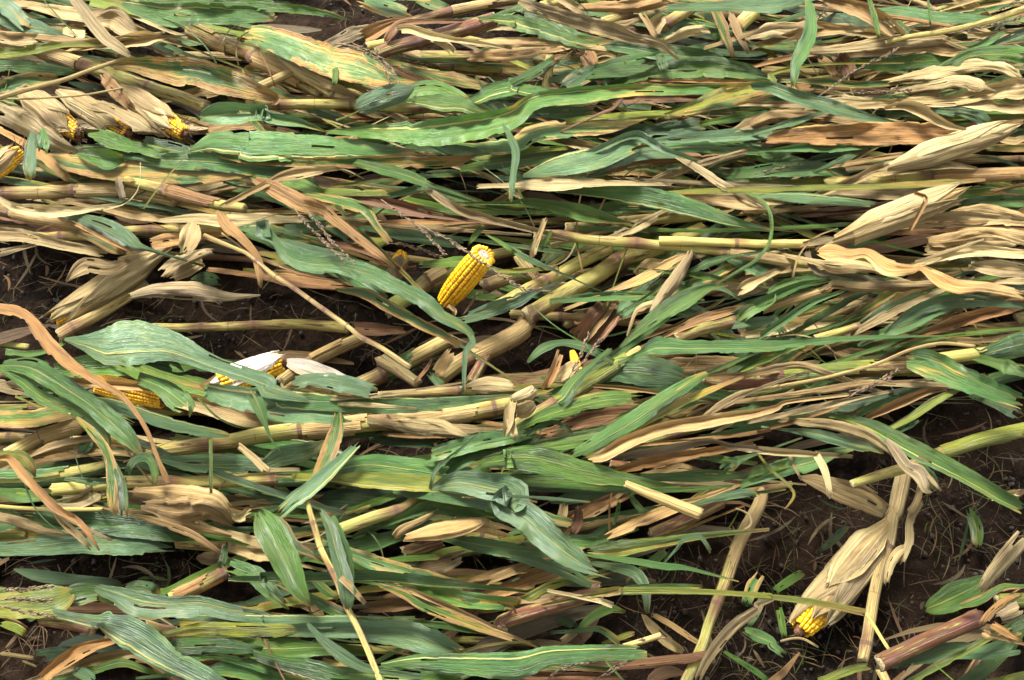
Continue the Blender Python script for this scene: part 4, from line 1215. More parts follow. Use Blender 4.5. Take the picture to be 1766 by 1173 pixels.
Y 16 -.4|c4 850,610,20 1000,530,50 1150,430,60 1290,355,15
B 15 0|c4 900,620,20 1000,570,60 1080,535,15|t=0,.3
G 16 .5|c4 460,520,20 600,540,50 750,590,90 900,670,110 1050,750,120 1250,850,110 1450,960,100 1600,1050,90 1741,1120,90|r=.5;l=long green leaf slanting down right across the dark soil, right edge
B 15 0|c4 180,610,20 400,640,70 600,700,70 830,750,15
D 17 0|c4 300,560,30 500,580,70 700,640,80 830,720,50 900,790,20
V 17 0|c4 830,660,20 900,740,70 980,850,80 1060,900,110 1100,1000,60 1140,1020,5|l=withered grey-brown leaf draped over the hollow yellow stalk
D 16 0|c4 1090,870,10 1140,940,30 1200,1010,8
K 14 0|c4 1060,850,40 1130,930,90 1160,1010,20
G 14 0|c4 0,930,60 150,870,120 350,820,120 500,760,70 680,720,15
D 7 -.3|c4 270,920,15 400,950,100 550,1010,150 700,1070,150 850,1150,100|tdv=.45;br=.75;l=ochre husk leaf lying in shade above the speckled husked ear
Y 16 0|c4 0,760,15 80,860,20 200,970,20 240,1040,20 180,1130,5
D 16 0|c4 190,740,15 240,840,22 290,940,15
D 9 0|c4 1070,950,40 1040,1080,50 980,1173,60
D 8 3|d4 1080,0,40 1000,120,60 990,280,60 930,420,40
K 12 0|c4 1530,430,30 1650,480,90 1741,530,60
D 7 3|d4 1000,300,30 930,330,60 870,420,60 840,560,40
B 9 -.1|d1 -20,320,90 200,310,110 500,280,150 800,260,200 1000,270,170 1180,310,30|t=0,.15;l=dark blue-green broad leaf lying on soil at the lower left
K 8 .4|d1 480,120,60 700,150,170 900,170,170 1120,200,40
D 10 0|d1 0,110,60 150,150,70 300,200,50 500,220,40
G 9 0|d1 50,70,30 200,120,90 380,160,20
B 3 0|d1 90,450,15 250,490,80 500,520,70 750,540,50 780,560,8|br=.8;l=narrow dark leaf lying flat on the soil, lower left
Y 12 -.2|d1 -20,690,150 200,670,200 380,640,190 480,570,60
K 10 0|d1 380,680,60 500,620,150 640,600,110 660,610,20
B 14 -.3|d1 600,560,40 750,620,120 900,680,180 1100,700,150 1300,690,140 1500,730,110 1741,770,90 d2 100,800,60 300,830,15|r=.7;l=long blue-green leaf with slits, twisting from the lower left corner
G 11 3|d1 800,570,30 900,560,80 1000,580,80 1040,620,20
B 15 .75|d1 600,790,90 700,810,190 850,870,220 1000,960,200 1100,1030,160 1250,1110,150 1400,1190,120|r=.5
B 14 .1|d1 1060,960,60 1150,960,110 1400,950,110 1650,970,70
Y 14.5 -.3|d1 1130,870,60 1330,840,90 1741,850,100 d2 300,840,60
B 13.5 .1|d1 1470,410,30 1600,460,110 d2 0,470,100 80,570,70 170,650,50 260,710,10
G 10 0|d1 1440,440,50 1460,350,50 1465,270,10
G 15 .8|d1 1490,510,40 1741,515,50 d2 80,500,60 300,500,75 600,495,85 900,500,80 1200,530,70 1580,570,30
O 9 -.3|d1 250,1180,40 400,1060,90 550,970,90 720,920,40
K 3 0|d1 220,1000,20 350,980,50 500,970,40
Y 5 0|d1 0,800,40 100,830,60 180,880,20
G 9 0|d1 570,1120,30 800,1060,60 960,1110,40
B 10 0|d1 480,1110,60 560,1140,80 640,1190,40
D 8 0|d1 480,1090,30 700,1020,70 900,1010,60 1100,1140,20
B 13 0|d1 1200,1040,20 1400,1020,40 1600,1060,60 1741,1110,50
G 12 0|d1 1300,1120,40 1500,1100,110 1741,1150,90
R 8 0|d1 1200,1060,30 1400,1070,60 1600,1010,30
D 11 0|d1 1480,70,60 1560,110,70 1640,60,60|r=1.2
D 12 0|d1 1540,230,50 1640,260,60 1741,270,70
G 18 0|d2 60,60,50 120,170,200 200,330,200 270,470,170 330,590,110 400,690,30|r=.3;ed=.4;l=broad green leaf folded over and hanging down, lower left of centre
E 17 .5|d2 130,80,40 220,170,70 290,290,80 400,350,40 500,410,8
B 19 .1|d2 460,50,20 530,180,80 570,320,90 620,500,110 640,650,90 650,720,30|l=blue-green leaf bundle hanging along the slim bent yellow stem
G 18.5 0|d2 540,90,20 600,230,50 650,370,50 665,520,40 670,700,20
D 20 0|d2 570,490,30 640,540,50 700,610,40 755,675,8
D 15 0|d2 940,250,40 1000,190,60 1130,125,40
P 15.5 -.2|d2 1000,250,40 1200,210,110 1400,170,110 1580,115,20|tdv=.5;dr=.9;l=pale tan torn leaf piece pointing right, lower centre
G 12 0|d2 650,310,40 800,280,110 950,240,60
E 13 0|d2 640,340,40 800,400,110 1000,460,100 1200,510,30
B 12 0|d2 1280,240,40 1500,290,100 1741,330,100 d3 100,330,80 300,345,50|br=.85
K 9 0|d2 780,170,40 1000,150,100 1200,170,60
G 11 0|d2 860,390,20 1050,380,40 1240,370,10
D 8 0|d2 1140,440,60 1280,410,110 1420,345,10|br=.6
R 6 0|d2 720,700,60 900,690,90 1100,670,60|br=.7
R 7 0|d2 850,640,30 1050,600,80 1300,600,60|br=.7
B 14 -.8|d2 -40,780,70 200,790,90 600,790,90 880,775,30
B 14 .1|d2 -40,860,80 300,850,90 600,850,110 1000,870,180 1200,930,170 1400,990,60|r=.8;t=0,.15;l=wide blue-green leaf with a jagged right end near the bottom
G 13 0|d2 -40,960,130 200,970,140 400,960,130 560,970,90
B 17 0|d2 380,800,20 450,890,60 600,1010,90 750,1090,60 920,1120,20|r=1.2
B 16 -.5|d2 860,1080,40 1100,1060,110 1400,1070,150 1741,1080,180 d3 300,1020,130 600,1000,110 930,985,90|r=.5;t=0,.06;fo=.15;l=straight light green leaf with a pale rib at the bottom centre
G 15 .1|d2 700,1130,90 900,1140,120 1200,1170,100
G 14 .8|d2 60,1020,20 200,1060,90 400,1110,150 650,1190,120
G 15 0|d2 700,770,20 1000,780,50 1200,800,60 1550,850,60 1700,880,10|r=1
E 15 -.2|d2 840,550,20 1000,610,60 1200,710,90 1450,810,60 1741,910,40|l=yellow-ribbed fading leaf slanting down towards the red-purple stalk
G 14 0|d2 950,560,30 1200,590,110 1400,650,110 1650,670,60|r=1
E 14 0|d2 1380,660,40 1550,690,80 1700,700,50 d3 80,740,10|r=1.2
D 15 0|d2 1080,600,20 1300,690,40 1600,830,20
G 13 0|d2 380,470,40 480,570,60 590,650,15
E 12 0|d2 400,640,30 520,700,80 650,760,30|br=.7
O 10 0|d2 1430,530,30 1600,480,60 1741,440,50
D 11 0|d2 -30,340,60 60,360,90 150,380,40
B 13 0|d2 -40,440,40 60,470,70 160,580,50 240,690,10
Y 16 .6|d3 560,605,60 800,590,50 1080,592,45 1400,602,35 1741,625,40 d4 0,620,35 300,655,45 500,690,45 720,735,50|l=long thin yellow leaf rib ending over the speckled husked ear
G 15.7 .3|d3 780,568,20 1000,562,40 1290,562,30|t=0,.05
E 16.5 0|d3 580,620,30 680,600,60 780,580,20
P 16.5 0|d3 590,650,30 640,660,40 720,690,40
R 10 .2|d3 -20,590,80 150,530,110 350,460,100
O 11 0|d3 0,480,60 100,440,60 220,410,20
Y 12 0|d3 150,640,60 300,560,60 480,520,30
D 12 0|d3 180,650,30 350,630,60 560,610,20
B 13 0|d3 0,350,60 200,400,70 400,470,80 550,540,60 640,545,10|br=.85
Y 16 .5|d3 520,330,60 700,320,110 900,290,90 1150,250,60 1400,220,40 1730,190,20|t=.1,0;l=yellow-ribbed torn leaf pointing right over the lower soil
G 14 0|d3 440,260,40 600,265,90 650,250,10
B 17 0|d3 520,355,15 800,390,40 1050,430,50 1200,445,30 1530,530,8|l=slender green leaf tapering to a fine tip over the lower soil
B 16.6 0|d3 1040,410,12 1120,320,20 1180,250,30 1280,240,30 1350,340,8
B 10 0|d3 680,430,20 830,460,90 900,530,90 930,630,60 930,740,8
G 8 0|d3 870,460,30 1000,370,60 1060,320,20
O 8 0|d3 790,540,20 900,430,25 1020,330,15
D 8 .2|d3 1250,1190,40 1350,1000,70 1500,820,80 1650,710,60 d4 0,680,50 130,640,20|tdv=.25;l=dry brown leaf curving beside the leaning tan and purple stalk
D 4 3|d3 900,740,20 960,820,60 1050,910,70 1150,980,50 1155,1000,5|l=pointed brown husk scrap lying alone on the lower soil
O 5 0|d3 950,735,20 1100,820,40 1250,920,35 1390,975,8
G 7 0|d3 470,870,30 560,770,60 680,710,60 790,730,20
G 8 0|d3 490,850,20 620,840,40 740,920,50 760,945,8
D 6 0|d3 360,930,40 420,890,50 480,850,30
Y 7 0|d3 640,940,20 800,880,40 850,865,20
R 6 0|d3 700,1090,40 950,1060,70 1200,1030,70 1400,1000,30
E 10 0|d3 100,1090,60 300,1070,80 500,1090,30
R 8 0|d3 0,1130,60 200,1150,80 500,1150,60
E 6 .2|d3 1570,690,30 1620,560,90 1680,470,60
B 6 0|d3 1590,830,30 1650,720,60 1700,600,20
B 6 .2|d3 1560,840,20 1650,880,80 1741,920,60 d4 100,950,60 190,1020,8
D 17 0|d3 1510,50,10 1590,90,14 1610,150,14 1560,195,10
G 3 0|d3 1420,980,20 1600,1090,40 1741,1190,30
K 4 0|d3 340,780,30 430,800,60 470,840,20
E 12 0|d4 1310,690,30 1450,650,60 1600,570,50 1741,560,30
O 12 0|d4 1470,830,60 1500,760,60 1600,670,60 1741,590,60
O 12 0|d4 1520,800,30 1620,860,50 1730,920,15
O 12 0|d4 1460,850,40 1510,880,60 1550,890,20
B 8 .1|d4 880,1090,20 1100,1010,110 1300,980,120 1500,990,100 1741,920,160|l=broad green leaf lying under the thick red stalk, lower right corner
G 9 0|d4 1640,850,30 1741,800,80
V 7 3|d4 1440,610,60 1580,420,110 1700,280,120 1741,230,110|tdv=.2;l=grey-tan dry sheath rising behind the thick red stalk, right edge
V 7 3|d4 1550,780,60 1650,740,110 1741,700,120
Y 9 .1|d4 390,1190,40 600,1110,60 740,1085,30
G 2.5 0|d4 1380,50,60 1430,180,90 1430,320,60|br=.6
G 4 0|d4 100,600,30 200,530,60 300,470,20
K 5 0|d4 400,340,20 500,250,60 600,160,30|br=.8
G 3 0|d4 140,700,20 160,800,50 180,910,20
D 6 0|d4 150,920,6 280,900,18 400,960,10
D 11 0|d4 1500,-10,40 1741,-60,50
G 14 0|a2 700,-30,30 1000,-20,60 1200,-10,40
E 13 0|a3 1040,-20,60 1250,5,70 1400,20,40
D 13 0|a3 400,20,40 480,60,70 520,130,30
D 12 0|a3 650,160,30 780,160,60 880,120,30
D 12 0|a3 970,250,40 1000,150,90 1060,100,40
P 12 0|a3 1080,260,50 1200,210,80 1330,190,20
R 9 0|a3 760,180,40 900,170,90 1000,230,60
D 15 0|a4 -10,210,30 120,170,50 290,170,30
D 14 0|a3 1470,80,40 1520,200,60 1600,360,20
E 14 0|a3 1350,20,40 1410,130,70 1450,250,60 1500,390,20
G 11 0|a3 1310,40,40 1350,150,70 1400,280,40
K 9 0|a4 380,90,60 550,130,110 720,150,60
G 10 0|a4 900,140,40 960,190,50 1020,240,20
D 9 0|a4 660,210,60 760,220,90 860,240,40
D 14 0|a4 1060,600,40 1130,580,90 1190,630,20|r=1.2
G 13 0|a4 820,640,30 950,610,60 1060,620,20
G 12 0|a4 1380,720,40 1550,710,70 1741,740,60
D 13 0|a4 1560,900,30 1680,920,50 1741,900,40
"""
TASSELS = """
16 40|a2 560,285 750,320 860,380 940,470 980,560|dry grey seed tassel curving over the broad half-dried leaf, upper left
16 22|a2 700,310 850,400 900,480 915,560|
21 26|b2 1100,365 1300,470 1500,600 1741,760 b3 150,790 300,800|dark tassel spike lying across the bare yellow cob
17 26|b2 860,205 1000,310 1100,380 1200,480 1280,570|
18 24|b2 270,240 400,390 530,520 620,610|upper of two tan tassel branches lying on the twisting blue-green leaf
18 22|b2 350,250 480,400 560,500 680,610|
12 24|b2 900,490 1050,510 1250,580|
17 22|a4 400,630 560,520 680,440 830,370 920,310|thin diagonal tassel branch crossing tan leaves at the upper right
17 20|a4 1250,220 1500,170 1741,110|
17 18|a4 1550,80 1650,30 1741,-20|seed tassel spike in the upper right corner
17 18|a4 530,610 800,600 1000,590|
14 20|a4 -20,1140 100,1110 280,1070|
16 22|c3 420,270 500,120 545,-10|left one of two grey tassel spikes before the half-hidden kernels, centre
16 22|c3 430,285 560,110 640,15|
17 30|c4 600,360 700,340 800,290 920,225|tan tassel tuft below the red and yellow jointed stalk, right
17 24|c4 560,420 690,350 860,280|
16 30|d1 -20,580 150,580 330,565|topmost of three seed tassel spikes poking in at the lower left edge
16 28|d1 -20,650 200,650 320,660|
16 28|d1 -20,685 150,725 340,755|
13 26|d3 240,1190 400,1100 500,1060 640,1040|pale tassel branch in front of dark soil at bottom centre
13 22|d3 580,1175 700,1110 830,1030|
15 22|d3 780,955 900,915 1020,890|
"""

# ------------------------------------------------------------------ ground
def inside(poly, x, y):
    c = False
    for (x1, y1), (x2, y2) in zip(poly, poly[1:] + poly[:1]):
        if (y1 > y) != (y2 > y) and x < (x2 - x1) * (y - y1) / (y2 - y1) + x1: c = not c
    return c

SOIL = [
    [(-400, 450), (90, 432), (180, 470), (140, 520), (100, 570), (60, 560), (-400, 545)],
    [(150, 560), (210, 545), (330, 505), (480, 500), (620, 520), (700, 570), (670, 640), (640, 665), (520, 620), (420, 625), (330, 600), (250, 565)],
    [(0, 962), (180, 960), (330, 948), (375, 965), (350, 1012), (290, 1030), (160, 1005), (0, 1012)],
    [(-200, 1078), (150, 1085), (170, 1110), (90, 1150), (0, 1173), (-200, 1173)],
    [(1060, 1000), (1110, 950), (1200, 935), (1300, 860), (1480, 830), (1600, 730), (1766, 690), (2100, 690), (2100, 1010), (1766, 990), (1640, 1060), (1480, 1200), (1180, 1200), (1090, 1120)],
    [(555, 10), (650, -30), (760, -10), (785, 28), (720, 45), (650, 72), (560, 62)],
    [(640, 600), (720, 560), (770, 590), (760, 660), (650, 665)],
    [(850, 600), (930, 560), (950, 645), (860, 665)],
    [(1318, 20), (1385, 18), (1362, 55), (1310, 62)],
    [(590, 770), (700, 745), (880, 752), (860, 782), (640, 800)],
    [(780, 930), (880, 945), (890, 985), (770, 975)],
]
def on_soil(x, y):
    return any(inside(p, x, y) for p in SOIL)

def axis(a, b, n, ext):
    k = [a + (b - a) * i / n for i in range(n + 1)]
    lo = [a - ext * (q / 6.0) ** 2.4 for q in (6, 5, 4, 3, 2, 1)]
    hi = [b + ext * (q / 6.0) ** 2.4 for q in (1, 2, 3, 4, 5, 6)]
    return lo + k + hi
XS, YS = axis(-1.5, 1.5, 400, 120), axis(0.2, 2.6, 330, 120)
gv, gf = [], []
for y in YS:
    for x in XS:
        p = Vector((x, y, 0))
        z = 0.010 * mnoise.noise(p * 5) + 0.008 * mnoise.noise(p * 17 + Vector((3, 1, 2))) + 0.010 * abs(mnoise.noise(p * 38)) + 0.007 * abs(mnoise.noise(p * 80)) + 0.005 * mnoise.noise(p * 140) - 0.012
        if abs(x) > 3 or y > 4: z = -0.012
        gv.append((x, y, z))
nx = len(XS)
for j in range(len(YS) - 1):
    for i in range(nx - 1):
        gf.append((j * nx + i, j * nx + i + 1, (j + 1) * nx + i + 1, (j + 1) * nx + i))
ground = mesh_obj('ground', gv, gf, M_SOIL, (0, 0, 0))
ground['kind'] = 'structure'

EARS = [(810, 475, 80), (200, 490, 110), (445, 640, 90), (240, 670, 80), (90, 195, 70), (200, 195, 80), (290, 190, 70), (20, 285, 40), (1560, 370, 90), (1660, 250, 90)]

# ------------------------------------------------------------------ stalks
HS = 1.3         # how deep the pile is
def opts(s):
    d = {}
    for kv in s.split(';'):
        if '=' in kv:
            k, v = kv.split('=', 1); d[k.strip()] = v.strip()
    return d

LOOSE = []       # (object, x, y, description words) still to be labelled
KEY = {}
for line in STALKS.strip().splitlines():
    f = line.split('|')
    sty, h = f[0].split()
    o = opts('|'.join(f[2:])) if len(f) > 2 else {}
    pts = parse(f[1])
    nodes = None
    if 'n' in o: nodes = [float(q) for q in o['n'].split('/') if float(q) <= 1]
    sh = [tuple(float(q) for q in s.replace('.0-', '0.0-').replace('00.0', '0.0').split('-')) for s in o['sh'].split('/')] if 'sh' in o else []
    thin = pts[0][2] < 12
    nm = o.get('nm', 'corn_stalk')
    root = stalk(pts, sty, float(h) * HS, nodes, sh, o.get('ss', 'S'), o.get('l'), nm, o.get('cat', 'corn stalk'),
                 register=not thin and nm == 'corn_stalk', ns=7 if thin else 14)
    if 'k' in o: KEY[o['k']] = root
    if 'l' not in o:
        mid = pts[len(pts) // 2]
        Lp = math.hypot(pts[-1][0] - pts[0][0], pts[-1][1] - pts[0][1])
        word = STEM[sty][4]
        kind = {'straw': 'straw', 'stalk_stub': 'broken stalk stub'}.get(nm, 'corn stalk' if Lp > 170 else 'short corn stalk')
        LOOSE.append((root, mid[0], mid[1], ('thin dry ' if nm == 'straw' else word + ' ') + kind, None))

# ------------------------------------------------------------------ leaves
def attach(pts, reach=24):
    """the stalk that one end of this blade grows from"""
    best = None
    for e, e2 in ((0, min(2, len(pts) - 1)), (-1, max(-3, -len(pts)))):
        x, y = pts[e][0], pts[e][1]
        dx, dy = pts[e2][0] - x, pts[e2][1] - y
        q = math.hypot(dx, dy) or 1
        for root, P, _ in STEMS:
            for i in range(0, len(P), 2):
                d = math.hypot(P[i][0] - x, P[i][1] - y)
                if d < reach and (best is None or d < best[0]):
                    a, b = P[max(0, i - 1)], P[min(len(P) - 1, i + 1)]
                    tx, ty = b[0] - a[0], b[1] - a[1]
                    if abs(tx * dx + ty * dy) / (q * (math.hypot(tx, ty) or 1)) > 0.62: best = (d, root)
    return best[1] if best else None

SIZES = ((430, 'very long'), (270, 'long'), (130, ''), (0, 'short'))
for li, line in enumerate(LEAVES.strip().splitlines()):
    f = line.split('|')
    sty, h, mid = f[0].split()
    o = opts('|'.join(f[2:])) if len(f) > 2 else {}
    pts = parse(f[1])
    Lp = sum(math.hypot(a[0] - b[0], a[1] - b[1]) for a, b in zip(pts, pts[1:]))
    if 'l' not in o and Lp < 210 and float(mid) < 2:      # short pieces are torn across, not pointed
        er = random.Random(li)
        for e, e2 in ((0, 1), (-1, -2)):
            if er.random() < 0.75: pts[e][2] = max(pts[e][2], pts[e2][2] * er.uniform(.5, .9))
    torn = tuple(float(q) for q in o['t'].split(',')) if 't' in o else (0, 0)
    if 'l' not in o and float(mid) < 2 and float(h) >= 8 and 't' not in o:      # the blade runs on beneath its neighbours
        er = random.Random(li + 500)
        for p_ in pts: p_[3] = float(h) * HS
        for e, e2 in ((0, 1), (-1, -2)):
            if pts[e][2] < 4.2: continue
            dx, dy = pts[e][0] - pts[e2][0], pts[e][1] - pts[e2][1]
            q = math.hypot(dx, dy) or 1
            if abs(dy) > 0.55 * abs(dx): continue
            ln = er.uniform(40, 110)
            nx_, ny_ = pts[e][0] + dx / q * ln, pts[e][1] + dy / q * ln
            if on_soil(nx_, ny_) or on_soil(pts[e][0], pts[e][1]) or any(math.hypot(nx_ - a, ny_ - b) < c for a, b, c in EARS): continue
            new = [nx_, ny_, pts[e][2] * er.uniform(.4, .8), float(h) * HS - er.uniform(3, 6)]
            if e == 0: pts.insert(0, new)
            else: pts.append(new)
    parent = None
    if 'l' not in o and sty not in 'PV' : parent = attach(pts)
    if sty == 'D' and float(mid) > 2: parent = None
    w = max(p[2] for p in pts)
    name = 'leaf' if parent is not None else ('husk_piece' if float(mid) > 2 and sty in 'DPV' else 'leaf_strip' if w < 9 else 'corn_leaf')
    ob = leaf(pts, sty, float(h) * HS, float(mid), name, parent, float(o.get('r', 0.5)) * (0.5 if 'l' in o else 1.0), torn, seed=li * 7 + 3,
              rel=float(o.get('rel', 1.0)), fold=float(o['f']) if 'f' in o else float(o['fo']) if 'fo' in o else None,
              tilt=float(o['ti']) if 'ti' in o else None, nu=10 if w > 9 else 5)
    if ob is None: continue
    c = list(ob.color)
    if 'dr' in o: c[0] = float(o['dr'])
    if 'tdv' in o: c[2] = float(o['tdv'])
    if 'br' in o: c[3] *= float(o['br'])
    ob.color = c
    if parent is None:
        cat = {'husk_piece': 'husk piece', 'leaf_strip': 'leaf strip', 'corn_leaf': 'corn leaf'}[name]
        tag(ob, o.get('l'), cat)
        if 'l' not in o:
            Lp = sum(math.hypot(a[0] - b[0], a[1] - b[1]) for a, b in zip(pts, pts[1:]))
            size = [s for q, s in SIZES if Lp >= q][0]
            wd = 'broad' if w > 30 else 'narrow' if w < 12 else ''
            m = pts[len(pts) // 2]
            LOOSE.append((ob, m[0], m[1], ' '.join(q for q in (size, wd, LEAF[sty][5], cat) if q), cat))

_ear = ear
def ear(base, tip, d, h, *a, **k):
    if 'htip' in k: k['htip'] *= HS
    return _ear(base, tip, d, h * HS, *a, **k)

def pt(t, x, y): return (TX[t[1]] + x * ZS, TY[t[0]] + y * ZS)

weed = leaf(parse('d4 1095,712,30 1150,690,120 1300,622,185 1450,545,120 1530,475,10'), 'G', 3, 0, 'weed_leaf', None, 0.0, slits=[], fold=.15, tilt=.1, rel=.5, seed=5)
weed.color = (-0.1, 0.62, 0.4, 0.85)
tag(weed, 'smooth oval green weed leaf on dark soil behind the thick red stalk', 'weed leaf')

# ------------------------------------------------------------------ tassels
for line in TASSELS.strip().splitlines():
    f = line.split('|')
    h, w = f[0].split()
    pts = parse(f[1])
    ob = grain_tube('corn_tassel', pts, float(h) * HS, float(w) * ZS * .8)
    tag(ob, f[2] or None, 'corn tassel')
    if not f[2]:
        m = pts[len(pts) // 2]
        LOOSE.append((ob, m[0], m[1], 'dry corn tassel branch', 'corn tassel'))

# ------------------------------------------------------------------ ears
ear(pt('b2', 1535, 560), pt('b2', 1268, 885), 48, 17, (0.03, 0.98), rows=16, broken=True, tipfull=0.66, htip=8,
    label='bare yellow cob, snapped at its upper end, lying centre on the stalks')
ear(pt('a1', 140, 600), pt('a1', 515, 880), 42, 11, (0.66, 1.0), ((80, 95, -.05, 0.94, .10, 'D'), (20, 70, -.05, .88, .2, 'D'), (150, 60, 0, .80, .15, 'D')), silk=True, dirt=.75,
    label='husked ear with black silk, leftmost of the three in the upper left', group='three husked ears in the upper left')
ear(pt('a1', 400, 610), pt('a1', 850, 880), 38, 10, (0.62, 1.0), ((95, 90, -.05, 0.88, .10, 'D'), (25, 70, -.05, .92, .2, 'D'), (150, 60, 0, .80, .15, 'D')), silk=True, dirt=.8,
    label='nearly closed husked ear, middle of the three in the upper left', group='three husked ears in the upper left')
ear(pt('a1', 800, 585), pt('a1', 1215, 880), 40, 11, (0.60, 1.0), ((75, 95, -.05, 0.88, .12, 'P'), (130, 60, -.05, .82, .12, 'D'), (10, 60, 0, .86, .2, 'D')), silk=True, dirt=.45,
    label='husked ear with a bright yellow tip, rightmost of three in upper left', group='three husked ears in the upper left')
ear(pt('a1', -220, 1210), pt('a1', 150, 985), 40, 12, (0.3, 1.0), ((115, 60, -.05, .95, .2, 'D'), (160, 50, 0, .9, .2, 'P')), silk=True, dirt=.3,
    label='half-husked yellow ear cut by the left edge of the photo')
ear(pt('a2', 60, 335), pt('a2', 400, 390), 20, 8, (0.0, 1.0), dirt=.2, label='small strip of yellow kernels peeping out under the half-dried leaf, upper left')
ear(pt('b1', 1060, 545), pt('b1', 345, 1000), 44, 9, (0.55, 1.0), ((70, 80, -.08, 1.02, .10, 'D'), (135, 70, -.05, .92, .35, 'D'), (10, 70, -.05, 1.06, .15, 'D'), (100, 45, 0.0, .72, .15, 'P')), dirt=.15, htip=4,
    label='large tan husked ear slanting down onto the bare soil at left')
ear(pt('c1', 1390, 320), pt('c2', 238, 160), 46, 10, (0.1, 0.99), ((128, 72, -.02, 1.0, .03, 'W'), (180, 60, 0, .95, .05, 'W')), tipfull=.7,
    label='ear in a smooth white husk with a row of kernels showing, left')
hw = leaf(parse('c2 235,165,40 320,190,100 450,230,110 600,280,80 710,312,20'), 'W', 8, 3, 'husk_piece', None, .15, slits=[], fold=-.2, rel=.6, seed=77)
hw.color = (1.9, .3, .36, 1.0)
tag(hw, 'peeled white husk leaf lying to the right of the white-husked ear', 'husk piece')
ear(pt('b2', 930, 740), pt('b2', 1000, 545), 28, 8, (0.5, 1.0), ((90, 80, -.05, .75, .1, 'V'), (10, 60, 0, .8, .2, 'D')), dirt=.3,
    label='small dark husked ear with few kernels under the orange leaf tip, centre')
ear(pt('b4', 545, 450), pt('b4', 1345, 140), 44, 15, None, ((90, 70, -.05, 1.0, .08, 'S'), (30, 70, -.08, .95, .12, 'D'), (140, 60, 0, .98, .08, 'P'), (60, 40, .05, .85, .10, 'D')),
    label='closed cream husked ear under the thin bent orange strip, right')
ear(pt('a4', 880, 1085), pt('a4', 1745, 805), 40, 16, None, ((100, 75, -.02, 1.0, .0, 'P'), (45, 70, -.05, .92, .04, 'D'), (150, 60, 0, .86, .08, 'P')), tipfull=.25,
    label='pointed pale husk lying over dark leaves near the right edge')
ear(pt('c1', 640, 310), pt('c1', 1075, 414), 40, 12, (0.0, 1.0), rows=18, tipfull=.8, label='yellow cob half covered by the crossing orange leaf, left')
ear(pt('c3', 490, 250), pt('c3', 440, 95), 16, 6, (0.0, 1.0), rows=12, dirt=.3, label='few shiny kernels glimpsed in a hollow between leaves, centre right')
vert = KEY['vert']
ear(pt('d4', 830, 185), pt('d4', 262, 868), 66, 5, (0.55, 1.0), ((95, 85, -.06, .88, .10, 'D'), (35, 70, -.04, .98, .16, 'D'), (145, 60, -.03, .86, .22, 'V'), (75, 50, -.03, .66, .12, 'D')), dirt=.25,
    parent=vert, name='ear', htip=3)

# ------------------------------------------------------------------ the flattened plants underneath
HEAD = [(150, 150, 24), (250, 330, 5), (200, 520, 2), (250, 780, 5), (250, 1080, 3), (700, 120, 8), (700, 330, 8), (650, 560, 18), (720, 780, -3), (700, 1030, 6),
        (1050, 130, 6), (1100, 330, 4), (1050, 520, -28), (1100, 720, -18), (1000, 960, -22), (1150, 880, -20), (1550, 120, 0), (1550, 330, -3), (1550, 460, 4), (1500, 560, -14), (1550, 660, -10), (1500, 750, 8), (1700, 1100, -20)]
def heading(x, y):
    sx = sw = 0.0
    for a, b, d in HEAD:
        w = 1.0 / (1500 + (a - x) ** 2 + (b - y) ** 2) ** 1.3
        sx += w * d; sw += w
    return sx / sw

fr = random.Random(5)
def pick_style(x, y):
    if x > 1220 and y < 500: t = 'DDDOGBRPEGK'
    elif x < 460 and y < 560: t = 'DDOEGBRVEYD'
    elif x > 850 and y > 820: t = 'RDOGBKRYDR'
    elif x > 850: t = 'GBGYDOGERKDG'
    else: t = 'GBGBKEDOYGRD'
    return fr.choice(t)

def fill_leaf(x, y, root, hmin, hmax, jit=11, narrow=False):
    a = heading(x, y) + fr.gauss(0, jit)
    if fr.random() < 0.5: a += 180
    sc = 0.78 + 0.42 * max(0, min(1.2, y / PH))
    L = fr.uniform(230, 620) * sc
    w = fr.choice((fr.uniform(9, 20), fr.uniform(16, 34), fr.uniform(26, 46))) * sc
    pts, n = [], 5
    bend = fr.gauss(0, 9)
    px, py = x, y
    prof = fr.choice(((.75, 1, 1, .9, .6), (.8, 1, .9, .8, .7), (.5, .95, 1, .7, .1)))
    hh = [fr.uniform(hmin, hmax) for _ in range(2)]
    for k in range(n):
        pts.append([px, py, w * prof[k], hh[0] + (hh[1] - hh[0]) * k / (n - 1)])
        an = R(a + bend * (k - 2) + fr.gauss(0, 3))
        px += math.cos(an) * L / (n - 1); py += math.sin(an) * L / (n - 1) * 0.9
    if any(on_soil(p[0], p[1]) for p in pts): return None
    sty = pick_style(x, y)
    ob = leaf(pts, sty, hh[0], fr.choice((0, 0, .2, -.3, .7, -.7)), 'leaf', root, 0.6, (fr.uniform(.05, .2), fr.uniform(.05, .35)), seed=fr.random(), step=8.0, nu=8, slits=[])
    return sty if ob else None

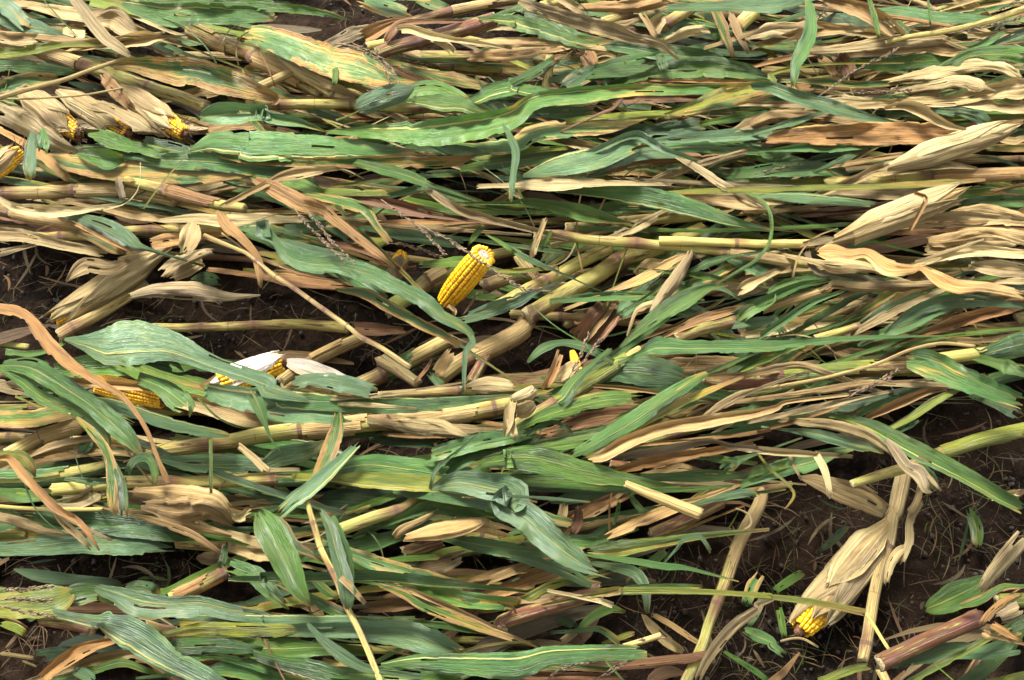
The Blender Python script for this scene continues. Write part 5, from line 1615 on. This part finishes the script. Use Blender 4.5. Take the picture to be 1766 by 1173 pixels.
n_fill = 0
gy = -110
fill_spots = []
while gy < 1330:
    sc = 0.78 + 0.42 * max(0, gy / PH)
    gx = -330
    while gx < 2100:
        fill_spots.append((gx + fr.uniform(-70, 70), gy + fr.uniform(-22, 22)))
        gx += 390 * sc
    gy += 66 * sc
fr.shuffle(fill_spots)
PLANTS = []
for x, y in fill_spots:
    out = x < -120 or x > 1890 or y < -60 or y > 1240
    if out and fr.random() < 0.35: continue
    if on_soil(x, y): continue
    a = heading(x, y) + fr.gauss(0, 6)
    sc = 0.78 + 0.42 * max(0, min(1.2, y / PH))
    L = fr.uniform(420, 720) * sc
    c, s = math.cos(R(a)), math.sin(R(a))
    pts = []
    h0, h1 = fr.uniform(0.8, 3.6), fr.uniform(0.8, 3.6)
    tw = fr.uniform(13, 23) * sc
    for k in (-.5, -.2, .2, .5):
        pts.append([x + c * L * k, y + s * L * k * .9 + fr.gauss(0, 6), tw * (1.1 - .5 * (k + .5)), h0 + (h1 - h0) * (k + .5)])
    if any(on_soil(p[0], p[1]) for p in pts): continue
    sty = fr.choice('yggttmmpdd')
    root = stalk(pts, sty, h0, None, [(0.0, 0.45)] if fr.random() < .5 else [(.5, 1.0)], fr.choice('DSYER'), None, register=False, ns=10)
    kinds = []
    for _ in range(2):
        t = fr.uniform(-.5, .5)
        q = fill_leaf(x + c * L * t + fr.gauss(0, 14) * sc, y + s * L * t + fr.gauss(0, 16) * sc, root, 1.0, 5.5)
        if q: kinds.append(q); n_fill += 1
    for si in range(11 if not out else 0):        # torn-off shreds and fibres caught on the plant
        t = fr.uniform(-.6, .6)
        sx, sy = x + c * L * t + fr.gauss(0, 40) * sc, y + s * L * t + fr.gauss(0, 24) * sc
        an = R(heading(sx, sy) + fr.gauss(0, 11))
        ll, ww, hs = fr.uniform(90, 520) * sc, (1.6 + 13 * fr.random() ** 1.7) * sc, fr.uniform(5, 12.5)
        if si < 2:                      # long torn ribbons
            ll, ww, hs = fr.uniform(420, 850) * sc, fr.uniform(8, 18) * sc, fr.uniform(8, 14)
        elif si > 8:                    # thin straws lying across the rest
            an = R(heading(sx, sy) + fr.choice((-1, 1)) * fr.uniform(20, 75))
            ll, ww, hs = fr.uniform(60, 200) * sc, fr.uniform(1.8, 4.5) * sc, fr.uniform(12, 19)
        b2 = fr.gauss(0, 14) * sc
        pp = [[sx + math.cos(an) * ll * q - math.sin(an) * b2 * q * (1 - q) * 4, sy + math.sin(an) * ll * q + math.cos(an) * b2 * q * (1 - q) * 4, ww * (1, .9, .8, .5)[i], hs + fr.uniform(-1, 1)]
              for i, q in enumerate((0, .33, .67, 1))]
        if any(on_soil(q[0], q[1]) for q in pp) or any(math.hypot(q[0] - e[0], q[1] - e[1]) < e[2] for q in pp for e in EARS): continue
        leaf(pp, fr.choice('DDOGBYRPGE' if si > 1 else 'GGBYEGD' if sx < 1250 or sy > 480 else 'DOGYE'), hs, fr.choice((0, 0, .6, 3)), 'leaf_shred', root, .9, (0, 0), seed=fr.random(), step=8.0, nu=4, slits=[])
    dry = sum(q in 'DORPV' for q in kinds)
    leafy = 'without leaves' if not kinds else 'with dry leaves' if dry == len(kinds) else 'with green leaves' if dry == 0 else 'with green and dry leaves'
    LOOSE.append((root, x, y, '%s stalk %s' % (STEM[sty][4], leafy), 'buried'))
    tag(root, None, 'corn stalk', 'flattened corn stalks beneath the top leaves')
print('filler leaves', n_fill, 'plants', len(PLANTS))

# ------------------------------------------------------------------ shredded litter, chaff and clods nobody could count
lr = random.Random(8)
def strips(name, n, place, size, hmax, kind_label, upright=0.0):
    V, F, U, E = [], [], [], []
    tries = 0
    made = 0
    while made < n and tries < n * 8:
        tries += 1
        q = place()
        if q is None: continue
        x, y = q
        base = G(x, y, 0.0)
        made += 1
        a = -R(heading(x, y)) + lr.gauss(0, size[4])
        L, w = lr.uniform(*size[:2]), lr.uniform(*size[2:4])
        h = lr.uniform(0.0, hmax) - 0.006
        c, s = math.cos(a), math.sin(a)
        bend, lift, rise = lr.gauss(0, .35), lr.uniform(0, .10) * L, lr.gauss(0, upright) * L
        k0 = len(V); off = lr.random() * 30; mu = lr.choice((0, 4, 4))
        for k in range(6):
            t = k / 5
            lx, ly = (t - .5) * L, bend * L * (t - .5) ** 2
            ww = w * (1 - abs(2 * t - 1) ** 3 * .8)
            for u in (-1, 0, 1):
                px, py = lx, ly + u * ww * .5
                V.append((base.x + px * c - py * s, base.y + px * s + py * c, max(-0.004, h + 0.012 + lift * math.sin(t * 3.1) + rise * t + abs(u) * ww * .12)))
                U.append((u + mu, t * L + off)); E.append((abs(u) * .2, t))
        for k in range(5):
            for i in range(2):
                q = k0 + k * 3 + i
                F.append((q, q + 1, q + 4, q + 3))
    ob = mesh_obj(name, V, F, M_LITTER, (0, 0, 0), U, E)
    ob['kind'] = 'stuff'
    return ob

def anywhere():
    x, y = lr.uniform(-420, 2190), lr.uniform(-120, 1400)
    return None if on_soil(x, y) else (x, y)
AREAS = [abs(sum(a[0] * b[1] - b[0] * a[1] for a, b in zip(q, q[1:] + q[:1]))) for q in SOIL]
def bare():
    p = lr.choices(SOIL, AREAS)[0]
    xs, ys = [q[0] for q in p], [q[1] for q in p]
    x, y = lr.uniform(min(xs), max(xs)), lr.uniform(min(ys), max(ys))
    if not inside(p, x, y) or not (-200 < x < 1960): return None
    return x, y
strips('leaf_litter', 520, anywhere, (0.05, 0.26, 0.003, 0.026, 0.25), 0.03, 'litter')
strips('chaff', 1200, bare, (0.006, 0.060, 0.0004, 0.0017, 2.0), 0.004, 'chaff', 0.12)
strips('leaf_scraps', 120, bare, (0.012, 0.09, 0.0015, 0.006, 1.6), 0.006, 'scraps', 0.05)

V, F = [], []
for _ in range(3600):
    q = bare()
    if q is None: continue
    b = G(*q, -0.006)
    rr = 0.0010 + 0.0045 * lr.random() ** 5
    k0 = len(V)
    for z, m in ((-.6, .7), (.0, 1.0), (.55, .75)):
        for k in range(6):
            an = 1.0472 * k + z
            e = rr * m * lr.uniform(.5, 1.35)
            V.append((b.x + math.cos(an) * e, b.y + math.sin(an) * e, b.z + rr * z * lr.uniform(.8, 1.2) + rr * .5))
    V.append((b.x, b.y, b.z + rr * 1.4))
    for j in range(2):
        for k in range(6):
            F.append((k0 + j * 6 + k, k0 + j * 6 + (k + 1) % 6, k0 + j * 6 + 6 + (k + 1) % 6, k0 + j * 6 + 6 + k))
    for k in range(6): F.append((k0 + 12 + k, k0 + 12 + (k + 1) % 6, k0 + 18))
clods = mesh_obj('soil_crumbs', V, F, M_STONE, (0, 0, 0))
clods['kind'] = 'stuff'

# ------------------------------------------------------------------ labels that single out each loose piece
MARKS = [
    (810, 475, 'the bare yellow cob'), (180, 500, 'the large tan husked ear'), (450, 640, 'the white-husked ear'), (235, 675, 'the half-covered yellow cob'),
    (1440, 1000, 'the speckled husked ear'), (200, 195, 'the three upper left ears'), (25, 285, 'the ear at the left edge'), (1655, 250, 'the pointed pale husk'),
    (1550, 365, 'the closed cream husked ear'), (1560, 470, 'the twisting pinkish leaf'), (1600, 1085, 'the thick red stalk'), (1250, 1010, 'the leaning tan stalk'),
    (1640, 1030, 'the oval weed leaf'), (720, 725, 'the thickest pale stalk'), (650, 500, 'the long twisting blue-green leaf'), (1540, 815, 'the hollow yellow stalk'),
    (620, 1020, 'the slim bent yellow stem'), (900, 900, 'the drooping blue-green leaf'), (770, 55, 'the red-purple stalk near the top'), (650, 110, 'the grey seed tassel'),
    (1395, 70, 'the hanging green strap'), (1220, 415, 'the cream split stalk'), (980, 500, 'the long pale diagonal stalk'), (530, 235, 'the white-ribbed broad leaf'),
    (130, 640, 'the crossing orange-brown leaf'), (340, 880, 'the papery husk sheet'), (1480, 230, 'the broad flat orange-tan leaf'), (1000, 165, 'the longest yellow-ribbed leaf'),
    (1650, 650, 'the broad green leaf at right'), (960, 1150, 'the pale-ribbed bottom leaf'), (1000, 1060, 'the red-purple stalk'), (260, 840, 'the hanging spotted leaf'),
    (950, 40, 'the long curving brown leaf'), (530, 810, 'the greenish-tan folded leaf'), (1400, 90, 'the hanging green strap'), (200, 940, 'the dark broad leaf on soil'),
    (130, 325, 'the thick tan level stalk'), (330, 600, 'the very broad blue-green leaf'), (1130, 290, 'the kinked blue-green leaf'), (300, 1080, 'the slit blue-green leaf'),
    (1200, 700, 'the bright straight green leaf'), (1100, 820, 'the broad light green leaf'), (1250, 350, 'the orange-ribbed blue-green leaf'), (1550, 300, 'the very long narrow leaf'),
    (300, 120, 'the wavy brown-edged leaf'), (480, 890, 'the broad folded green leaf'), (1560, 720, 'the slanting leaf across the soil'), (200, 380, 'the pale grey-tan leaf'),
    (1010, 610, 'the glimpsed kernels'), (1340, 660, 'the red and yellow jointed stalk'), (1100, 130, 'the stubs at the top'),
]
used = {}
for o in scene.objects:
    if o.parent is None and o.get('label'): used[o['label']] = o
def where(dx, dy):
    if abs(dx) > 1.8 * abs(dy): return 'right of' if dx > 0 else 'left of'
    if abs(dy) > 1.8 * abs(dx): return 'below' if dy > 0 else 'above'
    return ('below and ' if dy > 0 else 'above and ') + ('right of' if dx > 0 else 'left of')
for ob, x, y, words, kind in LOOSE:
    cx, cy = min(1766, max(0, x)), min(1173, max(0, y))
    near = sorted((math.hypot(cx - a, cy - b), a, b, s) for a, b, s in MARKS)
    cand = []
    for d, a, b, s in near[:6]:
        far = 'just ' if d < 70 else '' if d < 170 else 'well '
        rel = 'beside ' if d < 24 else far + where(cx - a, cy - b) + ' '
        if kind == 'buried' and d < 45: rel = 'buried under '
        cand.append('%s %s%s' % (words, rel, s))
    s0, s1 = near[0][3], near[1][3]
    for i, j in ((0, 1), (0, 2), (1, 2), (0, 3), (1, 3), (2, 3)):
        cand.append('%s between %s and %s' % (words.replace('flattened ', '').replace('corn ', ''), near[i][3], near[j][3]))
    for c in cand:
        if c not in used and len(c.split()) <= 16:
            ob['label'] = c; used[c] = ob
            break
    else:
        ob['label'] = cand[0]
        ob['group'] = ob.get('group') or 'look-alike leaf pieces'
        print('shared label', cand[0])
print('objects', len(scene.objects), 'top', len([o for o in scene.objects if o.parent is None]))
